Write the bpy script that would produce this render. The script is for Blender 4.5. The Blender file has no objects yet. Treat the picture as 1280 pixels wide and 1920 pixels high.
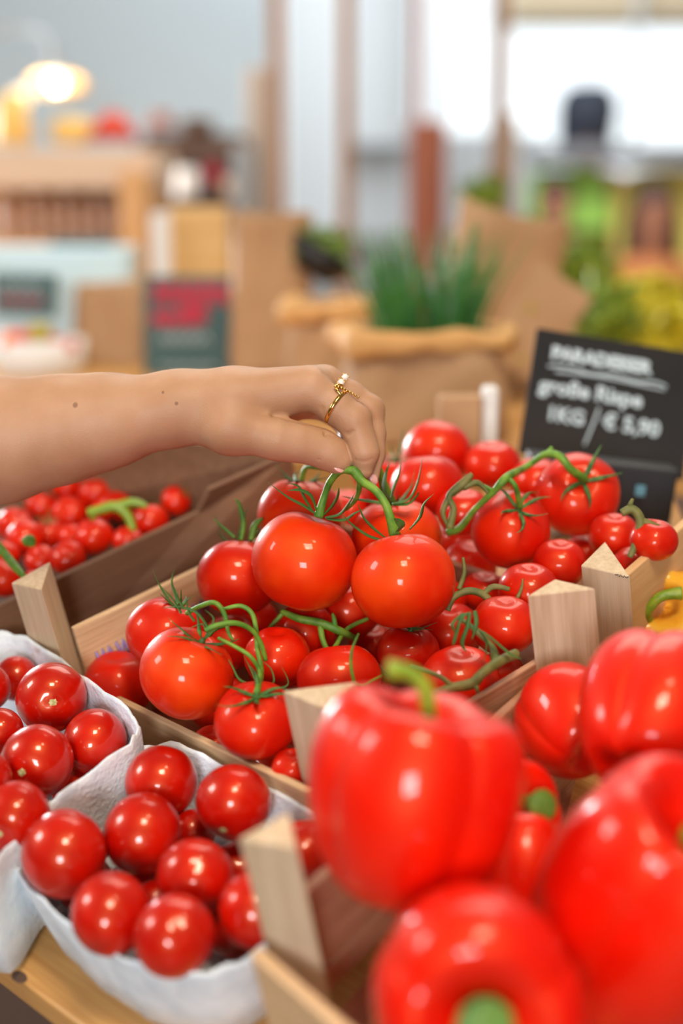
import bpy, bmesh, math, random
import numpy as np
from mathutils import Vector, Matrix, Quaternion
random.seed(7); rng = np.random.RandomState(7)
C = bpy.context.scene.collection
scene = bpy.context.scene

# ------------------------------------------------------------------ camera
F = 2667.0; PITCH = math.radians(13); CH = 1.3
cam_d = bpy.data.cameras.new('camera'); cam = bpy.data.objects.new('camera', cam_d); C.objects.link(cam)
cam.location = (0, 0, CH); cam.rotation_euler = (math.pi/2 - PITCH, 0, 0)
cam_d.sensor_fit = 'VERTICAL'; cam_d.sensor_height = 36; cam_d.sensor_width = 24; cam_d.lens = 50
cam_d.clip_start = 0.05; cam_d.clip_end = 100
cam_d.dof.use_dof = True; cam_d.dof.focus_distance = 0.905; cam_d.dof.aperture_fstop = 2.1
scene.camera = cam
vs = scene.view_settings
vs.view_transform = 'Standard'; vs.look = 'None'; vs.exposure = 0.0; vs.gamma = 1.0; vs.use_curve_mapping = False

# ------------------------------------------------------------------ world: daylight, brighter on the window side
w = bpy.data.worlds.new('daylight'); scene.world = w; w.use_nodes = True
nt = w.node_tree; nt.nodes.clear()
out = nt.nodes.new('ShaderNodeOutputWorld'); bg = nt.nodes.new('ShaderNodeBackground')
tc = nt.nodes.new('ShaderNodeTexCoord'); sep = nt.nodes.new('ShaderNodeSeparateXYZ')
nt.links.new(tc.outputs['Generated'], sep.inputs[0])
mr = nt.nodes.new('ShaderNodeMapRange'); mr.inputs['From Min'].default_value = 0.85; mr.inputs['From Max'].default_value = 0.965
mr.interpolation_type = 'SMOOTHSTEP'
nt.links.new(sep.outputs['Y'], mr.inputs['Value'])
cz = nt.nodes.new('ShaderNodeValToRGB')
cz.color_ramp.elements[0].position = 0.42; cz.color_ramp.elements[0].color = (0.045, 0.018, 0.010, 1)
cz.color_ramp.elements[1].position = 0.62; cz.color_ramp.elements[1].color = (0.19, 0.17, 0.145, 1)
mz = nt.nodes.new('ShaderNodeMapRange'); mz.inputs['From Min'].default_value = -1; mz.inputs['From Max'].default_value = 1
nt.links.new(sep.outputs['Z'], mz.inputs['Value']); nt.links.new(mz.outputs[0], cz.inputs[0])
mx = nt.nodes.new('ShaderNodeMix'); mx.data_type = 'RGBA'
nt.links.new(mr.outputs[0], mx.inputs['Factor']); nt.links.new(cz.outputs[0], mx.inputs['A'])
mx.inputs['B'].default_value = (1.55, 1.68, 1.75, 1)
nt.links.new(mx.outputs['Result'], bg.inputs['Color']); bg.inputs['Strength'].default_value = 1.0
nt.links.new(bg.outputs[0], out.inputs['Surface'])

def area(name, loc, target, size, power, color, sy=None):
    l = bpy.data.lights.new(name, 'AREA'); l.energy = power; l.color = color; l.size = size
    if sy: l.shape = 'RECTANGLE'; l.size_y = sy
    o = bpy.data.objects.new(name, l); C.objects.link(o); o.location = loc
    o.rotation_euler = (Vector(target) - Vector(loc)).to_track_quat('-Z', 'Y').to_euler(); return o
def bulb(name, loc, power, color, r):
    l = bpy.data.lights.new(name, 'POINT'); l.energy = power; l.color = color; l.shadow_soft_size = r
    o = bpy.data.objects.new(name, l); C.objects.link(o); o.location = loc; return o
TGT = (0, 0.9, 1.05)
area('assumed_shop_light', (-0.30, -2.4, 1.62), TGT, 0.72, 66, (0.90, 0.93, 1.0))  # unseen source behind the camera, assumed from the small central highlights; no window built
area('assumed_side_light', (-2.1, 0.9, 2.2), (0, 0.95, 1.0), 0.6, 24, (0.95, 0.97, 1.0), 0.6)  # unseen light at upper left, assumed from white left-hand highlights; no window built
area('assumed_ceiling_light', (0.25, -0.45, 3.0), (0, 0.9, 1.0), 0.55, 33, (1.0, 0.86, 0.66))  # assumed overhead area light, read off the warm upper glints; no fixture built
area('assumed_left_light', (-1.9, 4.0, 1.30), TGT, 0.62, 150, (0.94, 0.97, 1.0), 1.05)  # bare unseen light, assumed from the tomatoes' left-edge highlights; no window built
bulb('assumed_ceiling_bulb', (0.15, -0.35, 2.6), 12, (1.0, 0.75, 0.48), 0.10)  # assumed ceiling lamp out of view, placed for the warm spots on the tomatoes
bulb('assumed_ceiling_bulb', (0.45, 0.35, 2.6), 11, (1.0, 0.75, 0.48), 0.10)  # second assumed ceiling lamp, likewise unseen
area('added_hall_light', (0.3, 3.2, 3.3), (0.0, 3.4, 0.8), 2.2, 72, (1.0, 0.93, 0.84))  # added overhead light for the hall, out of view and without a fixture
area('far_hall_fill', (0.6, 5.6, 3.5), (0.6, 8.5, 1.6), 2.0, 85, (0.93, 0.97, 1.0))  # added fill that brightens the pale piers and far walls

# ------------------------------------------------------------------ geometry helpers
cp, sp = math.cos(PITCH), math.sin(PITCH)
def cw(v):                       # camera axes (right, up, forward) -> place
    x, y, z = v
    return Vector((x, y*sp + z*cp, CH + y*cp - z*sp))
def cdir(v):
    x, y, z = v
    return Vector((x, y*sp + z*cp, y*cp - z*sp)).normalized()
def ray(px, py): return Vector(((px-640)/F, (960-py)/F, 1.0))
def U(px, py, d): return cw(ray(px, py)*d)
NC = Vector((-.153, .868, -.474)).normalized(); K0 = -.5116
NW = cdir(NC)                    # upright direction of the sloping display
def dep(px, py, h=0.0): return (K0 + h)/NC.dot(ray(px, py))
def PP(px, py, h=0.0): return U(px, py, dep(px, py, h))

def mesh(name, verts, faces, mat, parent=None, origin=None, smooth=True, rot=None):
    org = Vector(origin) if origin is not None else Vector((0, 0, 0))
    me = bpy.data.meshes.new(name)
    vv = [Vector(v) - org for v in verts]
    if rot is not None:
        ri = rot.to_matrix().inverted(); vv = [ri @ v for v in vv]
    me.from_pydata([tuple(v) for v in vv], [], faces)
    me.polygons.foreach_set('use_smooth', [smooth]*len(me.polygons))
    if mat: me.materials.append(mat)
    me.update()
    o = bpy.data.objects.new(name, me); C.objects.link(o)
    if parent is not None:
        o.parent = parent; o.location = org - parent.location
    else: o.location = org
    if rot is not None: o.rotation_mode = 'QUATERNION'; o.rotation_quaternion = rot
    return o
def empty(name, loc):
    o = bpy.data.objects.new(name, None); C.objects.link(o); o.location = loc; o.empty_display_size = .02; return o
def tag(o, label=None, cat=None, group=None, kind=None):
    if label: o['label'] = label
    if cat: o['category'] = cat
    if group: o['group'] = group
    if kind: o['kind'] = kind
    return o
def bevel(o, w_, seg=2):
    m = o.modifiers.new('bevel', 'BEVEL'); m.width = w_; m.segments = seg; m.limit_method = 'ANGLE'; m.angle_limit = math.radians(35)
    return o

def frames(pts):
    T = []
    for i in range(len(pts)):
        a = pts[max(0, i-1)]; b = pts[min(len(pts)-1, i+1)]
        d = (b-a); T.append(d.normalized() if d.length > 1e-9 else Vector((0, 0, 1)))
    up = Vector((0, 0, 1)) if abs(T[0].z) < .9 else Vector((1, 0, 0))
    n = T[0].cross(up).normalized(); R = []
    for t in T:
        n = (n - t*n.dot(t)).normalized(); R.append((t, n, t.cross(n)))
    return R
def catmull(pts, sub=6):
    P = [Vector(p) for p in pts]; o = []
    if len(P) < 3: return P
    for i in range(len(P)-1):
        a, b, c, d = P[max(0, i-1)], P[i], P[i+1], P[min(len(P)-1, i+2)]
        for k in range(sub):
            t = k/sub
            o.append(.5*((2*b) + (c-a)*t + (2*a-5*b+4*c-d)*t*t + (3*b-a-3*c+d)*t**3))
    o.append(P[-1]); return o
def tube(pts, rad, n=8, flat=1.0, acc=None, sub=6, fold=0.0):
    """sweeps a tube; rad is a list of radii at the control points"""
    cr = [Vector((r, 0, 0)) for r in rad]
    p = catmull(pts, sub); r = [v.x for v in catmull(cr, sub)] if len(cr) > 2 else list(rad)
    if len(p) != len(r): r = [rad[0]]*len(p)
    V, Fc = acc if acc else ([], [])
    b = len(V); fr = frames(p)
    for i, (t, a, c) in enumerate(fr):
        for k in range(n):
            an = 2*math.pi*k/n
            x = math.cos(an); y = math.sin(an)*flat
            V.append(p[i] + a*(x*r[i]) + c*((y + fold*x*x)*r[i]))
    for i in range(len(p)-1):
        for k in range(n):
            k2 = (k+1) % n
            Fc.append((b+i*n+k, b+i*n+k2, b+(i+1)*n+k2, b+(i+1)*n+k))
    Fc.append(tuple(b+k for k in range(n))[::-1]); m = b+(len(p)-1)*n
    Fc.append(tuple(m+k for k in range(n)))
    return V, Fc
def revolve(prof, n, fn=None):
    """prof: list of (rho, z) from top pole to bottom pole"""
    V = []; Fc = []
    m = len(prof)
    V.append(Vector((0, 0, prof[0][1])))
    for i in range(1, m-1):
        for k in range(n):
            ph = 2*math.pi*k/n
            V.append(Vector(fn(prof[i][0], prof[i][1], ph, i/(m-1)) if fn else (prof[i][0]*math.cos(ph), prof[i][0]*math.sin(ph), prof[i][1])))
    V.append(Vector((0, 0, prof[-1][1])))
    for k in range(n):
        Fc.append((0, 1+k, 1+(k+1) % n))
    for i in range(m-3):
        for k in range(n):
            a = 1+i*n; b_ = a+n; k2 = (k+1) % n
            Fc.append((a+k, b_+k, b_+k2, a+k2))
    l = len(V)-1; a = 1+(m-3)*n
    for k in range(n): Fc.append((a+k, l, a+(k+1) % n))
    return V, Fc

def boxverts(cx, cy, cz_, sx, sy, sz):
    V = [Vector((cx+sx*a/2, cy+sy*b/2, cz_+sz*c/2)) for a in (-1, 1) for b in (-1, 1) for c in (-1, 1)]
    Fc = [(0, 1, 3, 2), (4, 6, 7, 5), (0, 4, 5, 1), (2, 3, 7, 6), (0, 2, 6, 4), (1, 5, 7, 3)]
    return V, Fc
def box(name, c, s, mat, parent=None, bv=.002, rz=0.0, rot=None):
    V, Fc = boxverts(0, 0, 0, *s)
    q = rot if rot is not None else Quaternion((0, 0, 1), rz)
    V = [q @ v + Vector(c) for v in V]
    o = mesh(name, V, Fc, mat, parent, c, False, q)
    if bv: bevel(o, bv)
    return o
def pxbox(name, x0, y0, x1, y1, d, th, mat, parent=None, bv=.003, rz=0.0, roll=0.0):
    """an upright block whose front face stands at distance d"""
    c = U((x0+x1)/2, (y0+y1)/2, d) + Vector((0, th/2, 0))
    W = (x1-x0)*d/F; H = (y1-y0)*d/F/cp
    q = Quaternion((0, 0, 1), rz) @ Quaternion((0, 1, 0), roll)
    return box(name, c, (W, th, H), mat, parent, bv, rot=q)
def prism(name, pts, ext, mat, parent=None, bv=.0012, grain=None):
    """polygon pts extruded by vector ext; grain = direction the wood grain runs"""
    n = len(pts); V = [Vector(p) for p in pts] + [Vector(p)+ext for p in pts]
    Fc = [tuple(range(n)), tuple(range(2*n-1, n-1, -1))] + [(i, i+n, (i+1) % n+n, (i+1) % n) for i in range(n)]
    g = (grain or ext).normalized()
    q = g.to_track_quat('X', 'Z')
    c = sum(V, Vector())/len(V)
    o = mesh(name, V, Fc, mat, parent, c, False, q)
    bm = bmesh.new(); bm.from_mesh(o.data); bmesh.ops.recalc_face_normals(bm, faces=bm.faces); bm.to_mesh(o.data); bm.free()
    if bv: bevel(o, bv)
    return o
def board(name, a, b, height, th, mat, parent=None, side=1, up=NW, bv=.0010):
    """a plank whose top edge runs a->b, hanging down by height, thickness to one side"""
    a = Vector(a); b = Vector(b); d = (b-a).normalized()
    s = d.cross(up).normalized()*th*side; u = up*(-height)
    return prism(name, [a, a+s, a+s+u, a+u], b-a, mat, parent, bv, b-a)

# ------------------------------------------------------------------ materials
def mat(name, col, rough=.5, spec=.5, coat=0, coat_r=.1, sss=0, sss_c=None, metal=0, emit=None, es=0):
    m = bpy.data.materials.new(name); m.use_nodes = True
    p = m.node_tree.nodes['Principled BSDF']
    p.inputs['Base Color'].default_value = (*col, 1); p.inputs['Roughness'].default_value = rough
    p.inputs['Specular IOR Level'].default_value = spec; p.inputs['Coat Weight'].default_value = coat
    p.inputs['Coat Roughness'].default_value = coat_r; p.inputs['Metallic'].default_value = metal
    if sss:
        p.inputs['Subsurface Weight'].default_value = sss; p.inputs['Subsurface Radius'].default_value = sss_c or (1, .3, .15)
        p.inputs['Subsurface Scale'].default_value = .004
    if emit: p.inputs['Emission Color'].default_value = (*emit, 1); p.inputs['Emission Strength'].default_value = es
    return m
def noisy(m, c1, c2, scale=8, detail=4, stretch=(1, 1, 1), lo=.35, hi=.65, bump=0, bscale=None, coord='Object'):
    nt = m.node_tree; p = nt.nodes['Principled BSDF']; N = nt.nodes.new; L = nt.links.new
    tc = N('ShaderNodeTexCoord'); mp = N('ShaderNodeMapping'); mp.inputs['Scale'].default_value = stretch
    L(tc.outputs[coord], mp.inputs[0])
    no = N('ShaderNodeTexNoise'); no.inputs['Scale'].default_value = scale; no.inputs['Detail'].default_value = detail
    L(mp.outputs[0], no.inputs['Vector'])
    cr = N('ShaderNodeValToRGB'); cr.color_ramp.elements[0].position = lo; cr.color_ramp.elements[1].position = hi
    cr.color_ramp.elements[0].color = (*c1, 1); cr.color_ramp.elements[1].color = (*c2, 1)
    L(no.outputs['Fac'], cr.inputs[0]); L(cr.outputs[0], p.inputs['Base Color'])
    if bump:
        nb = N('ShaderNodeTexNoise'); nb.inputs['Scale'].default_value = bscale or scale*4; nb.inputs['Detail'].default_value = 5
        L(mp.outputs[0], nb.inputs['Vector'])
        bu = N('ShaderNodeBump'); bu.inputs['Strength'].default_value = bump; bu.inputs['Distance'].default_value = .001
        L(nb.outputs['Fac'], bu.inputs['Height']); L(bu.outputs[0], p.inputs['Normal'])
    return m
def wood(name, c1, c2, rough=.6, scale=60, bump=.35):
    scale *= 6
    return noisy(mat(name, c1, rough, .3), c1, c2, scale, 6, (.05, 1, 1), .3, .7, bump, scale*3)
def speckled_red(name, base, hot, rough, coat=.0):
    m = mat(name, base, rough, .8, coat*.9, .06, .08, (1, .2, .05))
    m.node_tree.nodes['Principled BSDF'].inputs['Specular Tint'].default_value = (1, .42, .16, 1)  # orange tint puts the warmth of the light into the sheen
    nt = m.node_tree; p = nt.nodes['Principled BSDF']; N = nt.nodes.new; L = nt.links.new
    tc = N('ShaderNodeTexCoord'); n1 = N('ShaderNodeTexNoise'); n1.inputs['Scale'].default_value = 1.3
    oi = N('ShaderNodeObjectInfo'); ad = N('ShaderNodeVectorMath'); ad.operation = 'ADD'
    L(tc.outputs['Object'], ad.inputs[0]); L(oi.outputs['Random'], ad.inputs[1]); L(ad.outputs[0], n1.inputs['Vector'])
    cr = N('ShaderNodeValToRGB'); cr.color_ramp.elements[0].position = .38; cr.color_ramp.elements[1].position = .68
    cr.color_ramp.elements[0].color = (*base, 1); cr.color_ramp.elements[1].color = (*hot, 1); L(n1.outputs['Fac'], cr.inputs[0])
    vo = N('ShaderNodeTexVoronoi'); vo.inputs['Scale'].default_value = 34; L(ad.outputs[0], vo.inputs['Vector'])
    c2 = N('ShaderNodeMapRange'); c2.inputs['From Min'].default_value = .05; c2.inputs['From Max'].default_value = .16
    c2.inputs['To Min'].default_value = .22; c2.inputs['To Max'].default_value = 0; L(vo.outputs['Distance'], c2.inputs['Value'])
    mx = N('ShaderNodeMix'); mx.data_type = 'RGBA'; L(c2.outputs[0], mx.inputs['Factor']); L(cr.outputs[0], mx.inputs['A'])
    mx.inputs['B'].default_value = (.95, .28, .12, 1); L(mx.outputs['Result'], p.inputs['Base Color'])
    return m
M = {}
M['tomato'] = speckled_red('tomato_skin', (.58, .003, .000), (.68, .012, .000), .46, .42)
M['tomato_big'] = speckled_red('large_tomato_skin', (.72, .016, .000), (.80, .048, .001), .50, .34)
M['cocktail'] = speckled_red('cocktail_tomato_skin', (.44, .001, .000), (.56, .004, .000), .38, .75)
M['pepper'] = speckled_red('pepper_skin', (.72, .002, .000), (.82, .008, .000), .45, .5)
M['ypepper'] = noisy(mat('yellow_pepper_skin', (.85, .42, .03), .22), (.85, .36, .02), (.9, .5, .05), 2)
M['green'] = noisy(mat('vine_green', (.10, .22, .03), .5, .4, 0, .1, .1, (.4, 1, .2)), (.055, .18, .015), (.20, .36, .035), 90)
M['calyx'] = noisy(mat('calyx_green', (.05, .14, .03), .55, .4), (.022, .085, .014), (.085, .20, .035), 5)
M['pstem'] = noisy(mat('pepper_stem_green', (.25, .42, .03), .4), (.10, .24, .012), (.34, .42, .03), 3)
M['pstem_d'] = noisy(mat('dark_pepper_stem_green', (.1, .2, .03), .5), (.045, .15, .012), (.14, .26, .03), 3)
M['cut'] = noisy(mat('cut_stem_end', (.5, .5, .2), .7), (.42, .46, .14), (.65, .62, .30), 200)
M['scar'] = noisy(mat('stem_scar', (.5, .5, .2), .7), (.35, .30, .08), (.62, .62, .30), 9)
M['wood'] = wood('pale_crate_wood', (.52, .32, .16), (.68, .47, .27))
M['wood_i'] = wood('reddish_crate_wood', (.36, .15, .08), (.50, .26, .14))
M['post'] = wood('crate_post_wood', (.52, .38, .23), (.68, .53, .36), .7, 45)
M['wood_y'] = wood('shelf_wood', (.50, .24, .07), (.66, .36, .12), .4, 42, .15)
M['box'] = wood('brown_box_wood', (.155, .072, .036), (.21, .105, .055), .75, 30)
M['pulp'] = noisy(mat('paper_pulp', (.72, .76, .78), .9, .2), (.64, .72, .78), (.82, .89, .93), 60, 5, (1, 1, 1), .3, .6, 1.0, 320)
def add_stain(m, col, scale, lo, hi):
    nt = m.node_tree; p = nt.nodes['Principled BSDF']; src = p.inputs['Base Color'].links[0].from_socket
    tc = nt.nodes.new('ShaderNodeTexCoord'); n = nt.nodes.new('ShaderNodeTexNoise'); n.inputs['Scale'].default_value = scale; n.inputs['Detail'].default_value = 6; n.inputs['Roughness'].default_value = .65
    nt.links.new(tc.outputs['Object'], n.inputs['Vector'])
    r = nt.nodes.new('ShaderNodeMapRange'); r.inputs['From Min'].default_value = lo; r.inputs['From Max'].default_value = hi; r.inputs['To Max'].default_value = .7
    nt.links.new(n.outputs['Fac'], r.inputs['Value']); x = nt.nodes.new('ShaderNodeMix'); x.data_type = 'RGBA'
    nt.links.new(r.outputs[0], x.inputs['Factor']); nt.links.new(src, x.inputs['A']); x.inputs['B'].default_value = (*col, 1); nt.links.new(x.outputs['Result'], p.inputs['Base Color'])
add_stain(M['pulp'], (.38, .22, .11), 17, .62, .72)
M['kraft'] = noisy(mat('kraft_paper', (.55, .34, .18), .75, .3), (.40, .225, .11), (.54, .34, .185), 6, 4, (1, 1, 1), .3, .7, .5, 25)
M['kraft_y'] = noisy(mat('golden_kraft_paper', (.7, .42, .16), .7, .3), (.60, .30, .10), (.72, .44, .17), 6, 4, (1, 1, 1), .3, .7, .5, 25)
M['chalkboard'] = noisy(mat('chalkboard', (.03, .032, .032), .7, .15), (.016, .017, .018), (.032, .027, .025), 6)
M['teal'] = noisy(mat('teal_chalkboard', (.04, .10, .10), .6), (.035, .085, .09), (.05, .12, .12), 4)
M['chalk'] = mat('white_chalk', (.52, .62, .66), .9)
M['pink'] = mat('pink_chalk', (.62, .04, .09), .9)
M['black'] = mat('black_plastic', (.008, .008, .009), .5)
M['gold'] = mat('gold', (.83, .50, .13), .18, .5, metal=1)
M['pearl'] = mat('pearl', (.85, .82, .76), .15, .6, .5)
M['nail'] = mat('fingernail', (.74, .38, .34), .22, .5, .4)
M['chive'] = noisy(mat('chive_green', (.03, .16, .02), .45), (.018, .12, .012), (.06, .24, .03), 20)
M['leaf'] = noisy(mat('leaf_green', (.14, .26, .02), .55), (.10, .22, .015), (.28, .38, .03), 9)
M['yellow'] = noisy(mat('yellow_flower', (.66, .50, .02), .6), (.46, .42, .01), (.78, .66, .03), 9)
M['wall'] = mat('blue_white_wall', (.55, .69, .81), .9, .2)
M['wall_w'] = mat('white_wall', (.80, .86, .90), .9, .2)
M['cream'] = mat('cream_ceiling', (.80, .68, .48), .9, .2)
M['floor'] = noisy(mat('floor_tiles', (.25, .17, .11), .5), (.22, .15, .10), (.30, .21, .14), 3)
M['frame'] = wood('window_frame_wood', (.24, .11, .045), (.32, .16, .07), .5, 30)
M['frame_r'] = wood('red_frame_wood', (.28, .08, .04), (.34, .11, .06), .5, 30)
M['frame_g'] = mat('grey_metal_frame', (.30, .32, .33), .4)
M['shelfw'] = wood('pale_shelf_wood', (.68, .52, .40), (.76, .60, .46), .6, 20)
M['shelfo'] = wood('orange_shelf_wood', (.62, .34, .14), (.70, .42, .20), .6, 20)
M['dark'] = mat('dark_brown_wood', (.10, .055, .035), .6)
M['paper_b'] = mat('pale_blue_paper', (.52, .70, .78), .8)
M['white'] = mat('white_card', (.78, .78, .76), .7)
M['grey'] = mat('grey_paint', (.22, .23, .25), .5)
M['red'] = mat('red_fabric', (.62, .06, .03), .7)
M['crimson'] = mat('crimson_tin', (.40, .02, .05), .5)
M['orange'] = mat('orange_cloth', (.62, .22, .07), .8)
M['brownred'] = mat('russet_cloth', (.28, .10, .07), .8)
M['navy'] = mat('dark_cloth', (.05, .06, .09), .8)
M['hair'] = mat('dark_brown_hair', (.035, .014, .012), .6)
M['jar'] = noisy(mat('jar_contents', (.45, .26, .18), .3), (.46, .27, .18), (.70, .50, .38), 8)
M['amber'] = mat('amber_shade', (.85, .55, .16), .6)
M['limeglow'] = mat('lime_panel', (.50, .95, .14), .5)
M['yellowp'] = mat('yellow_panel', (.95, .78, .16), .5)
M['shade'] = mat('cream_lamp_shade', (.85, .60, .30), .5)
M['glow'] = mat('lit_bulb', (1, .9, .7), .5, emit=(1, .86, .60), es=3.2)
M['tangerine'] = mat('orange_fruit', (.85, .20, .02), .35)
M['olive'] = mat('olive_fruit', (.42, .34, .01), .4)
# skin
sk = mat('skin', (.72, .36, .21), .5, .4, 0, .1, .35, (1, .35, .18))
sk.node_tree.nodes['Principled BSDF'].inputs['Subsurface Scale'].default_value = .006
noisy(sk, (.44, .235, .125), (.51, .29, .17), 26, 5, (1, 1, 1), .35, .65, .22, 900)
M['skin'] = sk
M['skin2'] = mat('tan_skin', (.46, .20, .12), .5)

# ------------------------------------------------------------------ signed-distance body building
def cone_sdf(X, Y, Z, a, b, ra, rb):
    ba = b-a; l2 = ba.dot(ba)
    h = np.clip(((X-a.x)*ba.x + (Y-a.y)*ba.y + (Z-a.z)*ba.z)/l2, 0, 1)
    return np.sqrt((X-a.x-h*ba.x)**2 + (Y-a.y-h*ba.y)**2 + (Z-a.z-h*ba.z)**2) - (ra + (rb-ra)*h)
def smin(a, b, k):
    h = np.maximum(k-np.abs(a-b), 0)/k
    return np.minimum(a, b) - h*h*k*.25
def chain(G, pts, k):
    D = None
    for i in range(len(pts)-1):
        d = cone_sdf(*G, pts[i][0], pts[i+1][0], pts[i][1], pts[i+1][1])
        D = d if D is None else smin(D, d, k)
    return D
def nets(D, org, h):
    s = D < 0; nx, ny, nz = D.shape
    cnt = np.zeros((nx-1, ny-1, nz-1), np.float32); pos = np.zeros((nx-1, ny-1, nz-1, 3), np.float32)
    def sl(o): return tuple(slice(o[i], o[i]+D.shape[i]-1) for i in range(3))
    for ax in range(3):
        others = [i for i in range(3) if i != ax]
        for u in (0, 1):
            for v in (0, 1):
                o = [0, 0, 0]; o[others[0]] = u; o[others[1]] = v
                o2 = list(o); o2[ax] = 1
                A = D[sl(o)]; B = D[sl(o2)]; m = (A < 0) != (B < 0)
                t = np.where(m, A/np.where(m, A-B, 1), 0)
                cnt += m
                pos[..., ax] += np.where(m, t, 0); pos[..., others[0]] += m*u; pos[..., others[1]] += m*v
    act = cnt > 0; idx = -np.ones(act.shape, np.int64); idx[act] = np.arange(act.sum())
    g = np.argwhere(act); vv = (g + pos[act]/cnt[act][:, None])*h + np.array(org)
    Q = []
    for ax in range(3):
        o = [i for i in range(3) if i != ax]
        a = [slice(None)]*3; b = [slice(None)]*3; a[ax] = slice(0, -1); b[ax] = slice(1, None)
        ch = s[tuple(a)] != s[tuple(b)]; e = np.argwhere(ch)
        e = e[(e[:, o[0]] > 0) & (e[:, o[1]] > 0) & (e[:, o[0]] < D.shape[o[0]]-1) & (e[:, o[1]] < D.shape[o[1]]-1)]
        def cell(d0, d1):
            c = e.copy(); c[:, o[0]] -= d0; c[:, o[1]] -= d1; return idx[c[:, 0], c[:, 1], c[:, 2]]
        q = np.stack([cell(1, 1), cell(0, 1), cell(0, 0), cell(1, 0)], 1)
        ins = s[e[:, 0], e[:, 1], e[:, 2]]
        if ax == 1: ins = ~ins
        q[~ins] = q[~ins][:, ::-1]; Q.append(q)
    Q = np.concatenate(Q); Q = Q[(Q >= 0).all(1)]
    return vv, Q
def grid(lo, hi, h):
    ax = [np.arange(lo[i], hi[i]+h, h, dtype=np.float32) for i in range(3)]
    return np.meshgrid(*ax, indexing='ij')

# ------------------------------------------------------------------ the setting
def struct(o): o['kind'] = 'structure'; return o
struct(box('floor', (0, 5, -.02), (16, 16, .04), M['floor'], bv=0))
struct(pxbox('wall_left', -1500, -300, 508, 700, 5.2, .12, M['wall'], bv=0))
struct(pxbox('wall_back', 535, 430, 1400, 900, 9.2, .1, M['wall_w'], bv=0))
struct(pxbox('ceiling', 938, -120, 1500, 26, 8.0, .6, M['cream'], bv=0))
# window divisions
for i, (x0, x1, y1, mt, dd) in enumerate([(506, 532, 560, 'frame', 4.2), (636, 662, 640, 'frame', 4.2), (774, 789, 560, 'frame_r', 4.2), (920, 950, 560, 'frame', 4.6)]):
    struct(pxbox('trim_%d' % (i+1), x0, -150, x1, y1, dd, .05, M[mt], bv=.004))
struct(pxbox('trim_5', 922, -150, 930, 300, 4.55, .03, M['frame_g'], bv=.003))
struct(pxbox('trim_6', 1188, -60, 1200, 270, 7.9, .05, M['wall_w'], bv=.004))
for i, (x0, y0, x1, y1, dd) in enumerate([(533, -200, 637, 420, 7.5), (800, -200, 843, 430, 7.4), (928, -50, 955, 250, 7.3), (662, -200, 774, 258, 7.9)]):
    struct(pxbox('wall_pier.%03d' % i if i else 'wall_pier', x0, y0, x1, y1, dd, .1, M['wall_w'], bv=.01))
struct(pxbox('wall_low', 655, 255, 1010, 440, 8.4, .1, M['wall_w'], bv=.01))
tb = box('display_table', (0.1, 2.20, 1.0), (3.4, 1.48, .04), M['wood_y'])
tag(tb, 'long wooden display table behind the tomato crates, carrying paper bags and signs', 'table')

# ------------------------------------------------------------------ produce meshes
def tomato_mesh(name, m, squash=.9, lobes=5, amp=.02, dim=.15, seed=0, pinch=0.0, n=44):
    r = random.Random(seed); ph0 = r.random()*6.28; prof = []
    for i in range(31):
        th = math.pi*i/30; rho = math.sin(th)**.94 if 0 < th < math.pi else 0; z = math.cos(th)*squash
        if th < math.pi/2: z -= dim*math.exp(-(rho/.30)**2)
        else: z += .03*math.exp(-(rho/.25)**2); rho *= 1 - pinch*(-math.cos(th))**2
        prof.append((rho, z))
    e = r.uniform(-.02, .02)
    def fn(rho, z, ph, t):
        k = 1 + amp*math.cos(lobes*ph+ph0)*max(0, 1-1.4*t) + .012*math.cos(2*ph+1.3)
        return (rho*k*(1+e)*math.cos(ph), rho*k*math.sin(ph), z*(1+.012*math.cos(2*ph+ph0)))
    V, Fc = revolve(prof, n, fn)
    me = bpy.data.meshes.new(name); me.from_pydata([tuple(v) for v in V], [], Fc)
    me.polygons.foreach_set('use_smooth', [True]*len(me.polygons)); me.materials.append(m); return me
BIG = [tomato_mesh('large_tomato', M['tomato_big'], .92, 5, .022, .16, s) for s in range(3)]
TOM = [tomato_mesh('tomato', M['tomato'], q, 5, .03, .17, s+10) for s, q in enumerate((.84, .90, .95, .88))]
CKT = [tomato_mesh('cocktail_tomato', M['cocktail'], q, 5, .008, .05, s+20, .04) for s, q in enumerate((.98, 1.06, 1.0, 1.10))]

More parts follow.
